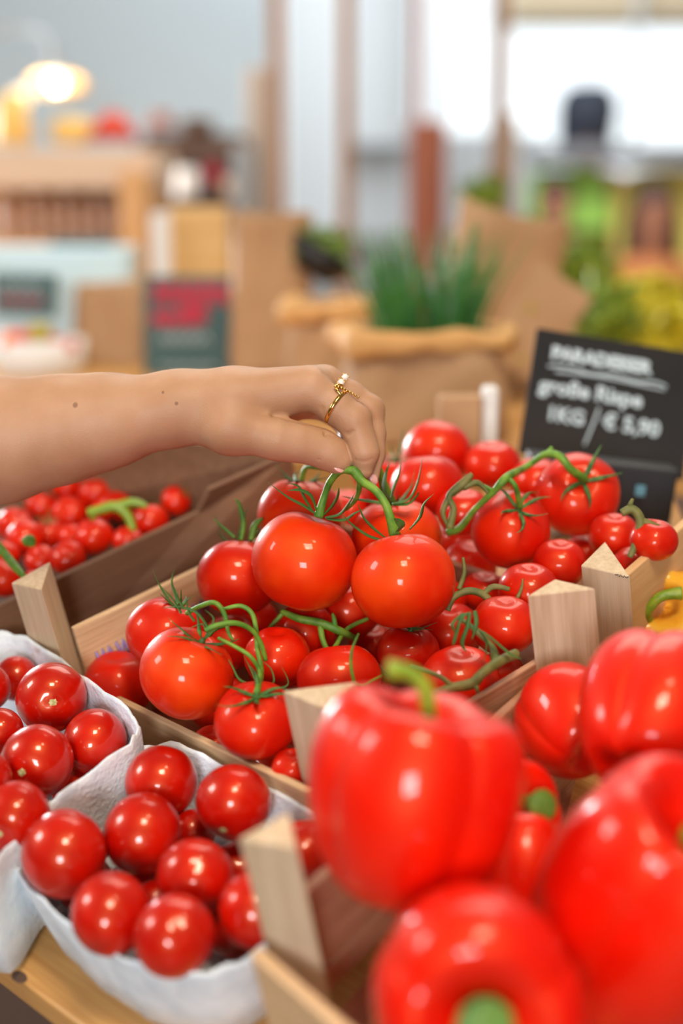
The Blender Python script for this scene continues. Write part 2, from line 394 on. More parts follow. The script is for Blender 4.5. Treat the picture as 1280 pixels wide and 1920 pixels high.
def sepals(acc, z0, n, L, lift, seed, wid=.06, base=.05, curl=.35):
    r = random.Random(seed)
    for k in range(n):
        ph = 2*math.pi*k/n + r.uniform(-.3, .3); l = L*r.uniform(.7, 1.15); lf = lift*r.uniform(.3, 1.5)
        side = r.uniform(-.35, .35); cu = curl*r.uniform(-.4, 1.2); pts = []; rad = []
        for j in range(6):
            s = j/5; rho = base + l*s*(1-.25*s*lf)
            surf = .08*math.exp(-((rho-.5)/.3)**2) - .55*max(0, rho-.55)**1.6
            z = z0 + .03 + surf*(1-min(1, lf*1.6)) + lf*s**1.3*l + cu*.35*s**3*l
            a = ph + side*s*s
            pts.append(Vector((rho*math.cos(a), rho*math.sin(a), z)))
            rad.append(wid*(.55, 1.0, .9, .62, .36, .10)[j])
        tube(pts, rad, 6, .30, acc, 4, .35)
def calyx_mesh(name, seed, n=6, L=.9, lift=.45, z0=.72, wid=.062, curl=.5, nub=.14):
    acc = ([], [])
    sepals(acc, z0, n, L, lift, seed, wid, curl=curl)
    tube([Vector((0, 0, z0-.04)), Vector((0, 0, z0+.03)), Vector((0.01, 0, z0+nub))], [.10, .085, .045], 8, 1, acc)
    me = bpy.data.meshes.new(name); me.from_pydata([tuple(v) for v in acc[0]], [], acc[1])
    me.polygons.foreach_set('use_smooth', [True]*len(me.polygons)); me.materials.append(M['calyx']); return me
CAL = [calyx_mesh('calyx', 31, 6, 1.0, .55), calyx_mesh('calyx', 32, 6, 1.05, .35), calyx_mesh('calyx', 33, 5, .8, .15), calyx_mesh('calyx', 34, 6, .75, .75)]
def star_mesh():
    acc = ([], [])
    V, Fc = acc
    for k in range(16):
        a = 2*math.pi*k/16; r = .125 if k % 2 else .10
        V.append(Vector((r*math.cos(a), r*math.sin(a), 0)))
    for k in range(16):
        a = 2*math.pi*k/16; V.append(Vector((.04*math.cos(a), .04*math.sin(a), .012)))
    V.append(Vector((0, 0, -.005)))
    for k in range(16):
        k2 = (k+1) % 16; Fc.append((k, k2, 16+k2, 16+k)); Fc.append((16+k, 16+k2, 32))
    me = bpy.data.meshes.new('stem_scar'); me.from_pydata([tuple(v) for v in V], [], Fc); me.materials.append(M['scar']); return me
STAR = star_mesh()

def orient(axis, spin):
    return Vector(axis).to_track_quat('Z', 'Y') @ Quaternion((0, 0, 1), spin)
def put(name, me, c, r, axis, spin, parent=None, sc=(1, 1, 1)):
    o = bpy.data.objects.new(name, me); C.objects.link(o)
    o.rotation_mode = 'QUATERNION'; o.rotation_quaternion = orient(axis, spin); o.scale = (r*sc[0], r*sc[1], r*sc[2])
    if parent is not None: o.parent = parent; o.location = Vector(c) - parent.location
    else: o.location = c
    return o
def child(name, me, parent):
    o = bpy.data.objects.new(name, me); C.objects.link(o); o.parent = parent; return o

# pile solver: every fruit keeps its line of sight and its apparent size, only its distance is settled
def settle(items, fixed=(), it=160, gap=0.99, away=.7):
    R = [ray(x, y) for x, y, r, d in items]; d = [i[3] for i in items]
    for _ in range(it):
        mv = False
        for i in range(len(items)):
            for j in range(i):
                pi, pj = R[i]*d[i], R[j]*d[j]; s = (items[i][2]*d[i] + items[j][2]*d[j])/F*gap
                if (pi-pj).length < s:
                    a, b = (i, j) if d[i] > d[j] else (j, i)
                    st = .0012
                    if a in fixed and b in fixed: continue
                    if a in fixed: d[b] -= st
                    elif b in fixed: d[a] += st
                    else: d[a] += st*away; d[b] -= st*(1-away)
                    mv = True
        if not mv: break
    return d

# =================================================================== display shelf, crates
q0 = PP(-60, 1770, -.082); 
shelf_pts = [PP(-330, 1560, -.082), PP(152, 1925, -.082), PP(900, 2500, -.082), PP(1500, 1500, -.082), PP(1250, 900, -.082), PP(-200, 1000, -.082)]
graindir = PP(152, 1925, -.082) - PP(-330, 1560, -.082)
sh = prism('display_shelf', shelf_pts, NW*-.022, M['wood_y'], None, .002, graindir)
tag(sh, 'sloping honey-coloured wooden shelf board with a dark knot, under the punnets and crates', 'shelf')
kn = bpy.data.meshes.new('knot')
V, Fc = [], []
kc = PP(36, 1832, -.0815); gd = graindir.normalized(); gs = gd.cross(NW)
for k in range(16):
    a = k*math.pi/8; V.append(kc + gd*(.0062*math.cos(a)) + gs*(.0036*math.sin(a)))
kno = mesh('knot', V, [tuple(range(16))], M['dark'], sh, kc)
kno.parent = None; kno.location = kc
kno.parent = sh; kno.matrix_parent_inverse = (Matrix.Translation(sh.location) @ sh.rotation_quaternion.to_matrix().to_4x4()).inverted()
leg1 = box('rack_frame', (0, 1.0, .46), (1.2, .1, .7), M['dark'])
tag(leg1, 'dark wooden stand beneath the sloping display shelf', 'stand')

def stake(parent, tri, h, length, m='post', label=None):
    p = [PP(x, y, h) for x, y in tri]
    o = prism('corner_post', p, NW*-length, M[m], parent, .0010, NW*-1)
    if label: o['label'] = label
    return o
# -- crate of vine tomatoes
crate = empty('wooden_crate', PP(560, 1330, -.08))
tag(crate, 'pale wooden crate in the middle heaped with red vine tomatoes', 'crate')
A1 = PP(150, 1268, -.034); B1 = PP(588, 1478, -.004)
board('side_board', A1, B1, .047, .005, M['wood'], crate, 1)
SA = PP(138, 1180, .014); SBk = PP(640, 938, .014)
board('side_board', SA, SBk, .092, .005, M['wood'], crate, -1)
E0 = PP(592, 1484, 0); E1 = PP(995, 1238, 0)
EX = E0 + (E1-E0)*1.05
board('end_board', E0, EX, .045, .005, M['wood_i'], crate, 1)
board('end_board', EX + (EX-E0)*.02 - NW*.045, E0 + (E1-E0)*1.75 - NW*.045, .03, .005, M['wood_i'], crate, 1)
bk = E0 + (E1-E0)*1.75
board('end_board', SBk - NW*.02, bk - NW*.045, .04, .005, M['wood_i'], crate, 1)
bot = [A1-NW*.042, B1-NW*.072, bk-NW*.078, SBk-NW*.09]
prism('crate_floor', bot, NW*-.003, M['wood_i'], crate, 0, B1-A1)
stake(crate, [(20, 1093), (77, 1105), (94, 1052)], .045, .118)
stake(crate, [(529, 1295), (606, 1327), (669, 1277)], .052, .125)
ink = mat('violet_print', (.30, .22, .46), .8); acc = ([], [])
sn = (SBk-SA).cross(NW).normalized(); sn = sn if sn.dot(Vector((1, -1, 0))) > 0 else -sn
for t0, t1, k in ((.045, .10, 5), (.115, .15, 3), (.16, .215, 5), (.36, .45, 6)):
    acc = ([], [])
    tube([SA + (SBk-SA)*(t0+(t1-t0)*i/k) - NW*(.030 + (.006 if i % 2 else -.006)) + sn*(.0012 if True else 0) for i in range(k+1)], [.0011]*(k+1), 5, 1, acc, 2)
    mesh('printed_mark', acc[0], acc[1], ink, crate, SA)
# -- crate of peppers
pc = empty('wooden_crate', U(820, 1780, .75))
tag(pc, 'wooden crate at lower right filled with red bell peppers, blurred in the foreground', 'crate')
stake(pc, [(447, 1573), (556, 1590), (541, 1521)], .078, .10)
stake(pc, [(988, 1117), (1116, 1103), (1040, 1085)], .050, .110)
Ep = U(560, 1690, .675); Cp = U(1004, 1286, .872)
board('side_board', Ep, Cp, .050, .006, M['wood_i'], pc, -1)
board('side_board', Ep-NW*.053, Cp-NW*.053, .014, .006, M['wood_i'], pc, -1)
Fp = U(468, 1790, .665); Gp = U(800, 2080, .60)
board('front_board', Fp, Gp, .07, .007, M['wood'], pc, -1)
bb = [Ep-NW*.085, Cp-NW*.066, Cp-NW*.066 + Vector((.25, -.06, -.03)), Gp-NW*.085+Vector((.1, 0, 0)), Gp-NW*.085]
prism('crate_floor', bb, NW*-.004, M['wood_i'], pc, 0, Cp-Ep)
# -- crate of yellow peppers at right
yc = empty('wooden_crate', PP(1230, 1150, -.06))
tag(yc, 'wooden crate at the right edge holding a yellow bell pepper', 'crate')
stake(yc, [(1088, 1060), (1181, 1081), (1134, 1014)], .022, .085)
board('side_board', PP(1178, 1078, .010), PP(1330, 944, .010), .085, .006, M['shelfo'], yc, -1)
acc = ([], []); fa, fb_ = PP(1088, 1060, .022), PP(1181, 1081, .022); rr = random.Random(9)
for k in range(11):
    p0 = fa.lerp(fb_, .70 + .025*k) - NW*(.0006 + rr.uniform(0, .0012)) + cdir((-.1, .2, -1))*.0003
    tube([p0, p0 + (fb_-fa).normalized()*.0006], [.00035, .0003], 5, 1, acc)
mesh('printed_dots', acc[0], acc[1], M['black'], yc, fa)
# -- brown box at left
bxo = empty('wooden_box', PP(200, 1080, -.08))
tag(bxo, 'dark brown open-topped wooden box under the arm, holding small vine tomatoes', 'box')
a_ = PP(-160, 1212, .008); b_ = PP(372, 962, .008); c_ = PP(394, 918, .030); d_ = PP(545, 850, .030)
dn = NW*-.12
g_ = (d_-a_).normalized(); s_ = g_.cross(NW).normalized()*-.006
prism('side_board', [a_, b_, c_, d_, d_+dn*1.2, a_+dn], s_, M['box'], bxo, .001, g_)
prism('end_board', [d_, d_+Vector((-.30, .16, 0)), d_+Vector((-.30, .16, -.1)), d_+dn], Vector((0, .006, 0)), M['box'], bxo, .001)
prism('box_floor', [a_-NW*.06, d_-NW*.08, d_-NW*.08+Vector((-.35, .18, 0)), a_-NW*.06+Vector((-.35, .18, 0))], NW*-.004, M['dark'], bxo, 0, g_)

# =================================================================== tomatoes in the middle crate
# (px, py, r, h or -d, axis, mesh, calyx index or None, label)
TL = {}
def T(key, x, y, r, h=None, d=None, axis=(0, .9, -.35), me=None, cal=None, label=None, sc=(1, 1, 1)):
    TL[key] = dict(x=x, y=y, r=r, d=d if d else dep(x, y, h), axis=axis, me=me, cal=cal, label=label, sc=sc)
T('h1', 570, 1052, 100, d=.935, axis=(.30, .92, -.10), me=BIG[0])
T('h2', 756, 1088, 99, d=.912, axis=(-.17, .95, .12), me=BIG[1])
T('h3', 742, 1012, 84, d=.985, axis=(-.10, .95, -.15), me=BIG[2], cal=3)
T('h4', 562, 968, 80, d=1.00, axis=(.05, .99, -.05), me=BIG[0], cal=1)
T('a5', 446, 1083, 78, .028, axis=(.0, .93, .35), me=TOM[1], cal=3, label='glossy red tomato resting left of the two held tomatoes')
T('l6', 312, 1190, 76, .018, axis=(.35, .85, -.15), me=TOM[1], cal=0)
T('l7', 350, 1262, 90, .020, axis=(.42, .85, -.25), me=BIG[2], cal=1)
T('l8', 480, 1350, 80, .006, axis=(.05, .80, -.55), me=TOM[0], cal=1)
T('a9', 222, 1284, 66, -.034, me=TOM[2], label='red tomato low in the left corner of the middle crate')
T('a10', 548, 1440, 40, -.012, me=TOM[1], label='sliver of red tomato low beside the front corner post of the middle crate')
T('a11', 520, 1232, 62, .0, me=TOM[1], label='shaded red tomato under the curled green stems of the left truss')
T('a12', 636, 1272, 80, .000, axis=(-.1, .9, .1), me=TOM[0], label='red tomato behind the middle crate front corner post, a thin green sepal across it')
T('a13', 572, 1185, 58, -.005, me=TOM[2], label='red tomato in shade directly under the left held tomato')
T('a14', 655, 1142, 60, .0, me=TOM[1], label='dark red tomato seen in the gap below and between the two held tomatoes')
T('a15', 765, 1222, 60, -.005, axis=(.1, .9, -.2), me=TOM[0], cal=0, label='red tomato under the right held tomato with a dark curled calyx')
T('a16', 842, 1185, 62, .0, me=TOM[3], label='red tomato below right of the right held tomato, behind a dry calyx')
T('a17', 862, 1278, 74, -.006, me=TOM[1], label='red tomato under the thick cut vine stem beside the crate end board')
T('a18', 945, 1172, 62, -.002, me=TOM[3], label='red tomato just left of the nearest upright post at right')
T('a19', 990, 1108, 58, .002, me=TOM[1], label='red tomato directly behind the nearest upright post at right')
T('a20', 880, 1062, 52, .004, me=TOM[2], label='shaded red tomato right of the held tomatoes, below the long vine')
T('a21', 905, 1110, 45, -.01, me=TOM[0], label='dark red tomato deep among vines right of the held tomatoes')
T('b1', 820, 850, 66, .034, axis=(.2, .8, .4), me=TOM[1], label='topmost red tomato of the pile, in front of the paper bags')
T('b2', 922, 872, 54, .022, me=TOM[0], label='blurred red tomato right of the topmost one, below the chalkboard edge')
T('b3', 800, 912, 68, .030, axis=(-.1, .9, .1), me=TOM[3], label='blurred orange-red tomato below the topmost tomato')
T('b4', 738, 906, 58, .022, me=TOM[1], cal=3, label='blurred red tomato right beside the fingertips')
T('c1', 957, 993, 76, .026, axis=(.17, .66, -.72), me=TOM[1], cal=1)
T('c2', 1083, 927, 80, .028, axis=(.02, .40, -.90), me=TOM[0], cal=2)
T('b5', 1048, 1058, 50, .002, me=TOM[2], label='dark red tomato with one round highlight behind the two right posts')
T('b6', 1150, 1005, 48, .004, me=TOM[1], label='red tomato below right of the large tomato under the chalkboard')
T('b7', 1225, 1012, 46, .008, axis=(.1, .8, -.3), me=TOM[0], label='red tomato at the far right end of the pile beside the orange board')
T('b8', 868, 960, 50, .012, me=TOM[3], label='blurred red tomato under the long green vine, left of the hanging tomato')
T('b9', 1005, 905, 50, .014, me=TOM[2], label='blurred red tomato under the top of the arched green vine')
T('b10', 1100, 1040, 44, -.01, me=TOM[1], label='dark red tomato tucked behind the rear upright post')
T('b11', 1190, 1062, 44, -.012, me=TOM[0], label='dark red tomato in the pile just right of the rear upright post')
T('b12', 700, 1215, 48, -.035, me=TOM[1], label='deeply shaded tomato in the hollow under the held tomatoes')
T('b13', 430, 1205, 56, -.012, me=TOM[1], label='shaded red tomato behind the left truss stem, under the left held tomato')
T('b14', 400, 1400, 44, -.040, me=TOM[3], label='deeply shaded tomato in the gap between the two front-left tomatoes')
T('b15', 690, 1330, 50, -.03, me=TOM[0], label='dark tomato behind the stem tip of the nearest pepper')
T('b16', 830, 1125, 44, -.01, me=TOM[2], label='shaded tomato at the lower right rim of the right held tomato')
T('b17', 480, 1160, 40, -.02, me=TOM[2], label='deeply shaded tomato below the left held tomato')
T('b19', 862, 1012, 46, -.012, me=TOM[1], label='dark red tomato below the left end of the long green vine')
T('b20', 655, 962, 50, .006, me=TOM[3], label='red tomato showing between the two rear held tomatoes')
T('b21', 700, 885, 42, .012, me=TOM[2], label='small blurred red tomato directly behind the fingertips')
T('b18', 940, 1260, 42, -.03, me=TOM[2], label='dark tomato beneath the split end board of the middle crate')
keys = list(TL); items = [(TL[k]['x'], TL[k]['y'], TL[k]['r'], TL[k]['d']) for k in keys]
ds = settle(items, fixed=(0, 1))
for k, d in zip(keys, ds): TL[k]['d'] = d
def make_tomato(t, name, parent=None, spin=None):
    d = t['d']; c = U(t['x'], t['y'], d); r = t['r']*d/F
    o = put(name, t['me'], c, r, cdir(t['axis']), spin if spin is not None else t['x']*.37, parent, t['sc'])
    if t['cal'] is not None: child('calyx', CAL[t['cal']], o)
    t['c'] = c; t['R'] = r; t['top'] = c + cdir(t['axis'])*r*.86; t['obj'] = o
    return o
def stem(pts, rad, parent, name='stem', m='green', n=10, world=False):
    P = pts if world else [U(*p) for p in pts]
    c = P[0]
    V, Fc = tube(P, rad, n, 1, None, 6)
    return mesh(name, V, Fc, M[m], parent, c)
# trusses
held = empty('tomato_truss', U(660, 1080, .93))
tag(held, 'truss of large orange-red tomatoes on a green stem, lifted up by the hand', 'tomatoes')
for k in ('h1', 'h2', 'h3', 'h4'): make_tomato(TL[k], 'tomato', held, {'h1': .5, 'h2': 1.1, 'h3': 2.0, 'h4': 3.0}[k])
def towards(t, back=.0): return t['top']
acc = ([], [])
mm = .001
n0 = U(664, 884, .918)
tube([n0, U(640, 882, .920), U(620, 901, .926), U(608, 930, .932), TL['h1']['top']], [2.4*mm, 2.4*mm, 2.3*mm, 2.3*mm, 3.3*mm], 10, 1, acc)
tube([U(650, 882, .918), n0, U(678, 902, .916), U(702, 918, .913), U(722, 944, .911), U(731, 970, .912), TL['h2']['top']], [2.4*mm, 3.3*mm, 2.9*mm, 2.7*mm, 2.6*mm, 2.9*mm, 3.8*mm], 10, 1, acc)
tube([U(674, 898, .917), U(672, 922, .925), U(664, 940, .935), U(648, 955, .945)], [2.1*mm, 1.7*mm, 1.5*mm, 1.2*mm], 8, 1, acc)
tube([n0, U(672, 860, .93), U(690, 865, .95), U(709, 878, .96), U(720, 905, .97), TL['h3']['top']], [2.0*mm, 2.1*mm, 2.2*mm, 2.3*mm, 2.3*mm, 2.8*mm], 10, 1, acc)
tube([n0, U(650, 872, .94), U(610, 878, .97), U(575, 876, .99), TL['h4']['top']], [1.6*mm, 1.6*mm, 1.6*mm, 1.8*mm, 2*mm], 8, 1, acc)
mesh('stem', acc[0], acc[1], M['green'], held, held.location)
for key, dd, pls in (('h1', -.003, [[(598, 968), (570, 948), (540, 932), (502, 904)], [(592, 968), (572, 935), (560, 912), (542, 906)], [(596, 966), (584, 930), (562, 918), (540, 920)], [(606, 966), (622, 948), (632, 930), (635, 914)],
        [(610, 970), (636, 964), (652, 945), (664, 925)], [(612, 972), (645, 974), (665, 962), (684, 954)]]),
        ('h2', -.002, [[(722, 1008), (700, 990), (682, 970), (671, 944)], [(716, 1012), (690, 1004), (662, 985), (640, 963)], [(744, 996), (752, 985), (744, 976), (738, 972)], [(768, 992), (786, 970), (794, 945), (813, 926)]]),
        ('h3', -.03, [[(735, 944), (765, 936), (782, 905), (792, 856)], [(740, 946), (765, 944), (780, 930), (784, 922)], [(732, 940), (738, 915), (748, 890), (752, 862)], [(728, 944), (700, 940), (665, 935), (640, 930)], [(735, 940), (722, 918), (724, 890), (730, 868)]])):
    a2 = ([], []); dq = TL[key]['d'] + dd
    for pl in pls: tube([U(x, y, dq - .004*i) for i, (x, y) in enumerate(pl)], [1.4*mm, 2.7*mm, 1.9*mm, .25*mm], 8, .30, a2, 6, .3)
    mesh('calyx', a2[0], a2[1], M['calyx'], held, TL[key]['top'])
# short hairs on the held stem
acc = ([], []); rr = random.Random(5)
for (x, y, d) in [(612, 915, .929), (606, 945, .933), (690, 910, .914), (712, 932, .911), (728, 960, .911), (640, 884, .92), (672, 925, .925)]:
    for _ in range(6):
        p = U(x+rr.uniform(-6, 6), y+rr.uniform(-10, 10), d-.001); v = Vector((rr.uniform(-1, 1), -.3, rr.uniform(-1, 1))).normalized()*.0022
        tube([p, p+v], [.00012, .00005], 3, 1, acc)
# left truss
lt = empty('tomato_truss', U(370, 1260, .9))
tag(lt, 'truss of three red tomatoes with tangled curling green stems at left of the middle crate', 'tomatoes')
for k in ('l6', 'l7', 'l8'): make_tomato(TL[k], 'tomato', lt)
acc = ([], [])
t7, t8, t6 = TL['l7'], TL['l8'], TL['l6']
d7 = t7['d']-.01
tube([t8['top'], U(487, 1262, d7-.01), U(470, 1232, d7-.012), U(440, 1212, d7-.01), U(408, 1196, d7-.012)], [2.2*mm, 1.5*mm, 1.4*mm, 1.3*mm, 1*mm], 8, 1, acc)
tube([U(498, 1238, d7+.01), U(488, 1205, d7+.005), U(470, 1180, d7), U(440, 1168, d7-.005), U(408, 1172, d7-.008), U(385, 1182, d7-.008)], [1.5*mm, 1.6*mm, 1.6*mm, 1.7*mm, 1.8*mm, 2*mm], 8, 1, acc)
tube([U(350, 1150, d7+.02), U(372, 1138, d7+.01), U(402, 1130, d7), U(420, 1150, d7), U(428, 1185, d7), U(436, 1200, d7)], [1.5*mm, 1.6*mm, 1.6*mm, 1.6*mm, 1.3*mm, 1*mm], 8, 1, acc)
tube([U(420, 1142, d7+.01), U(450, 1136, d7+.01), U(472, 1150, d7+.01), U(480, 1182, d7+.01), U(482, 1215, d7+.01), U(490, 1260, d7+.0), t8['top']], [1.2*mm, 1.5*mm, 1.6*mm, 1.6*mm, 1.6*mm, 1.7*mm, 2*mm], 8, 1, acc)
mesh('stem', acc[0], acc[1], M['green'], lt, lt.location)
# free sepals and tendrils of the left truss
acc = ([], [])
for pts in ([(345, 1140), (330, 1118), (322, 1092), (326, 1068)], [(340, 1150), (322, 1122), (300, 1098)], [(392, 1180), (370, 1150), (340, 1138), (306, 1140)],
            [(480, 1285), (450, 1275), (436, 1250), (428, 1236)], [(482, 1285), (470, 1255), (456, 1228)], [(488, 1288), (512, 1280), (508, 1255), (492, 1240)],
            [(490, 1290), (515, 1292), (540, 1282), (528, 1250)], [(385, 1182), (378, 1170), (352, 1180)], [(392, 1184), (400, 1160), (384, 1144)], [(365, 1165), (355, 1150), (350, 1128), (362, 1118)]):
    P = [U(x, y, d7-.008) for x, y in pts]
    tube(P, [1.4*mm, 1.5*mm, 1.1*mm, .3*mm][:len(P)] if len(P) == 4 else [1.4*mm, 1.2*mm, .3*mm], 6, .4, acc)
mesh('sepal', acc[0], acc[1], M['calyx'], lt, lt.location)
# right truss (long arched vine)
rt = empty('tomato_truss', U(1020, 960, TL['c1']['d']))
tag(rt, 'truss of two red tomatoes on a long arched vine, in front of the large chalkboard', 'tomatoes')
for k in ('c1', 'c2'): make_tomato(TL[k], 'tomato', rt)
acc = ([], []); dc = TL['c1']['d']-.02; dc2 = TL['c2']['d']-.03
tube([U(838, 998, dc+.02), U(862, 990, dc+.015), U(890, 955, dc), U(925, 922, dc-.01), U(950, 895, dc-.01), U(985, 876, dc2+.01), U(1022, 852, dc2), U(1050, 856, dc2-.008), U(1070, 880, dc2-.008), TL['c2']['top']],
     [2.6*mm, 2.6*mm, 2.2*mm, 2.4*mm, 3.0*mm, 2.4*mm, 2.6*mm, 2.9*mm, 2.7*mm, 3.4*mm], 10, 1, acc)
tube([U(950, 895, dc-.01), U(966, 912, dc-.012), TL['c1']['top']], [2*mm, 1.8*mm, 2.4*mm], 8, 1, acc)
tube([U(925, 922, dc-.01), U(895, 908, dc), U(868, 915, dc+.01), U(850, 928, dc+.02)], [1.8*mm, 1.6*mm, 1.6*mm, 1.5*mm], 8, 1, acc)
tube([U(1046, 856, dc2-.008), U(1030, 848, dc2), U(1035, 838, dc2)], [2*mm, 2*mm, 1.2*mm], 8, 1, acc)
mesh('stem', acc[0], acc[1], M['green'], rt, rt.location)
# single tomatoes of the middle crate
for k in keys:
    if k[0] in 'hlc' and TL[k]['label'] is None: continue
    o = make_tomato(TL[k], 'tomato'); tag(o, TL[k]['label'], 'tomato', 'loose tomatoes in the middle crate')
# loose vine pieces
def vine(pieces, label, m='green', sep=(), name='tomato_vine', cat='vine'):
    acc = ([], [])
    for pts, rad in pieces: tube([U(*p) for p in pts], [r*mm for r in rad], 9, 1, acc)
    o0 = U(*pieces[0][0][0]); o = mesh(name, acc[0], acc[1], M[m], None, o0)
    tag(o, label, cat)
    if sep:
        a2 = ([], [])
        for pts in sep:
            n = len(pts); tube([U(*p) for p in pts], [1.3*mm]*(n-1)+[.25*mm], 6, .4, a2)
        mesh('dry_leaf', a2[0], a2[1], M['calyx'], o, o0)
    return o
M['vine'] = noisy(mat('woody_vine', (.13, .14, .03), .6), (.07, .10, .015), (.22, .19, .05), 70)
db = .845
vine([([(1012-45, 1226, db+.01), (940, 1238, db), (905, 1262, db-.01), (885, 1282, db-.01), (845, 1290, db-.01), (815, 1300, db-.01), (790, 1310, db)], [3.2, 3.1, 3.0, 3.4, 2.8, 2.3, 2.0]),
      ([(930, 1242, db), (922, 1212, db+.005), (900, 1190, db+.005), (880, 1172, db+.008), (860, 1158, db+.01)], [3.4, 1.9, 1.8, 1.7, 1.5]),
      ([(850, 1290, db-.01), (830, 1272, db-.01), (800, 1258, db-.008), (770, 1248, db)], [2, 1.4, 1.3, 1.2]),
      ([(892, 1285, db-.012), (896, 1300, db-.012)], [1.5, 1.0])],
     'thick woody vine piece with a cut end lying on the crate end board', 'vine',
     [[(875, 1150, db), (862, 1165, db-.004), (852, 1200, db-.004), (848, 1210, db-.004)], [(880, 1148, db), (876, 1175, db-.004), (866, 1205, db-.004), (874, 1222, db-.004)],
      [(890, 1146, db), (893, 1170, db-.004), (884, 1200, db-.004)], [(868, 1150, db), (848, 1170, db-.004), (856, 1190, db-.004)], [(896, 1180, db), (912, 1205, db), (906, 1245, db)],
      [(880, 1172, db), (915, 1192, db-.004), (955, 1225, db-.004), (978, 1236, db-.004)]])
dg = dep(640, 1165, .0)
vine([([(528, 1146, dg), (560, 1160, dg-.01), (600, 1168, dg-.01), (640, 1185, dg-.01), (668, 1198, dg)], [1.9, 2.6, 2.8, 2.8, 2.0]),
      ([(530, 1150, dg), (510, 1172, dg), (498, 1188, dg)], [1.7, 1.4, 1.2]),
      ([(600, 1170, dg-.01), (605, 1200, dg-.01), (618, 1228, dg-.015)], [2.2, 1.9, 1.8]),
      ([(628, 1176, dg-.01), (626, 1160, dg-.01), (623, 1150, dg-.01)], [2.0, 1.6, .8]),
      ([(690, 1160, dg), (650, 1180, dg-.005), (620, 1222, dg-.02), (580, 1235, dg-.02), (560, 1265, dg-.02)], [1.3, 1.5, 1.7, 1.7, 1.3])],
     'bright green vine stem lying in the gap under the held tomatoes')
dt = dep(665, 1240, .035)
vine([([(664, 1280, dt), (658, 1250, dt), (660, 1218, dt), (672, 1188, dt)], [1.0, 1.0, .8, .3]),
      ([(664, 1280, dt), (680, 1284, dt), (700, 1275, dt), (716, 1266, dt)], [.8, .8, .7, .3])], 'thin curling green sepal standing behind the crate front corner post', 'green', name='sepal_sprig', cat='sprig')
de = dep(880, 1110, .02)
vine([([(838, 1145, de), (850, 1120, de), (880, 1108, de), (910, 1118, de), (925, 1145, de), (922, 1170, de), (945, 1182, de)], [2.2, 2.4, 2.5, 2.5, 2.3, 2, 1.4]),
      ([(905, 1115, de), (925, 1100, de), (955, 1105, de)], [2, 2, 1.5]), ([(925, 1155, de), (950, 1150, de), (975, 1110, de), (980, 1085, de)], [1.8, 1.6, 1.2, .4]),
      ([(860, 1105, de), (870, 1075, de), (868, 1045, de)], [1.8, 1.5, 1])], 'blurred dull green vine tangle right of the held tomatoes, left of the posts', 'vine')
df = dep(860, 950, .05)
vine([([(842, 990, df), (850, 955, df), (842, 930, df), (870, 905, df), (885, 888, df)], [3, 2.4, 2.4, 3.2, 1.4]), ([(842, 930, df), (830, 960, df), (838, 985, df)], [2, 2, 1]),
      ([(868, 915, df), (895, 905, df), (915, 925, df)], [2.2, 2, 1])], 'blurred dark green vine clump left of the arched vine, behind the held tomatoes', 'vine')
dh = dep(1200, 975, .03)
vine([([(1165, 962, dh), (1185, 955, dh), (1200, 975, dh), (1195, 1010, dh), (1180, 1045, dh)], [2.6, 3.2, 3.2, 2.8, 2]), ([(1200, 975, dh), (1225, 985, dh), (1240, 990, dh)], [2.6, 2.4, 1.6]),
      ([(1180, 950, dh), (1186, 935, dh)], [2, 1])], 'blurred olive vine stub at the right end of the tomato pile', 'vine')
dj = dep(460, 990, .05)
vine([([(452, 1012, dj), (456, 980, dj), (448, 945, dj), (440, 935, dj)], [1.6, 2, 1.3, .3]), ([(470, 1012, dj), (478, 985, dj), (492, 972, dj)], [2, 2.4, 1]),
      ([(440, 1008, dj), (425, 995, dj), (400, 972, dj)], [1.2, 1.2, .3])], 'green sepals standing up behind the tomato left of the held ones', 'green', name='sepal_sprig', cat='sprig')

# =================================================================== cocktail tomatoes in pulp punnets
def punnet(pts, h, label, dz=1.0):
    top = [PP(x, y, h) for x, y in pts]; c = sum(top, Vector())/len(top)
    n = len(top); dense = []
    for i in range(n):
        a, b, cc, dd = top[(i-1) % n], top[i], top[(i+1) % n], top[(i+2) % n]
        for k in range(6):
            t = k/6
            sp_ = .5*((2*b) + (cc-a)*t + (2*a-5*b+4*cc-dd)*t*t + (3*b-a-3*cc+dd)*t**3)
            dense.append(sp_.lerp(b.lerp(cc, t), .55))
    N = len(dense); V = []; Fc = []
    th = .0022
    prof = [(.80, -.058), (.87, -.053), (.91, -.036), (.955, -.015), (.982, -.003), (1.0, 0.0), (1.012, -.0010)]
    outer = [(1.012, -.004), (.985, -.018), (.95, -.036), (.90, -.057), (.80, -.061)]
    rows = prof + outer
    for (s, z) in rows:
        for i, p in enumerate(dense):
            wob = 1 + .006*math.sin(i*.9) + .004*math.sin(i*2.3+1)
            V.append(c + (p-c)*(s*wob) + NW*(z*dz + .0012*math.sin(i*1.7)*(z > -.01)))
    for r_ in range(len(rows)-1):
        for i in range(N):
            j = (i+1) % N; Fc.append((r_*N+i, r_*N+j, (r_+1)*N+j, (r_+1)*N+i))
    Fc.append(tuple(range(N))); Fc.append(tuple((len(rows)-1)*N+i for i in range(N))[::-1])
    o = mesh('pulp_punnet', V, Fc, M['pulp'], None, c - NW*.06)
    tag(o, label, 'punnet'); return o, c
pA, cA = punnet([(-95, 1212), (-20, 1184), (50, 1193), (150, 1262), (238, 1325), (258, 1362), (240, 1392), (110, 1490), (10, 1590), (-60, 1680), (-230, 1620), (-290, 1420)], .002,
       'white pulp punnet at the left edge, holding small cocktail tomatoes', 1.3)
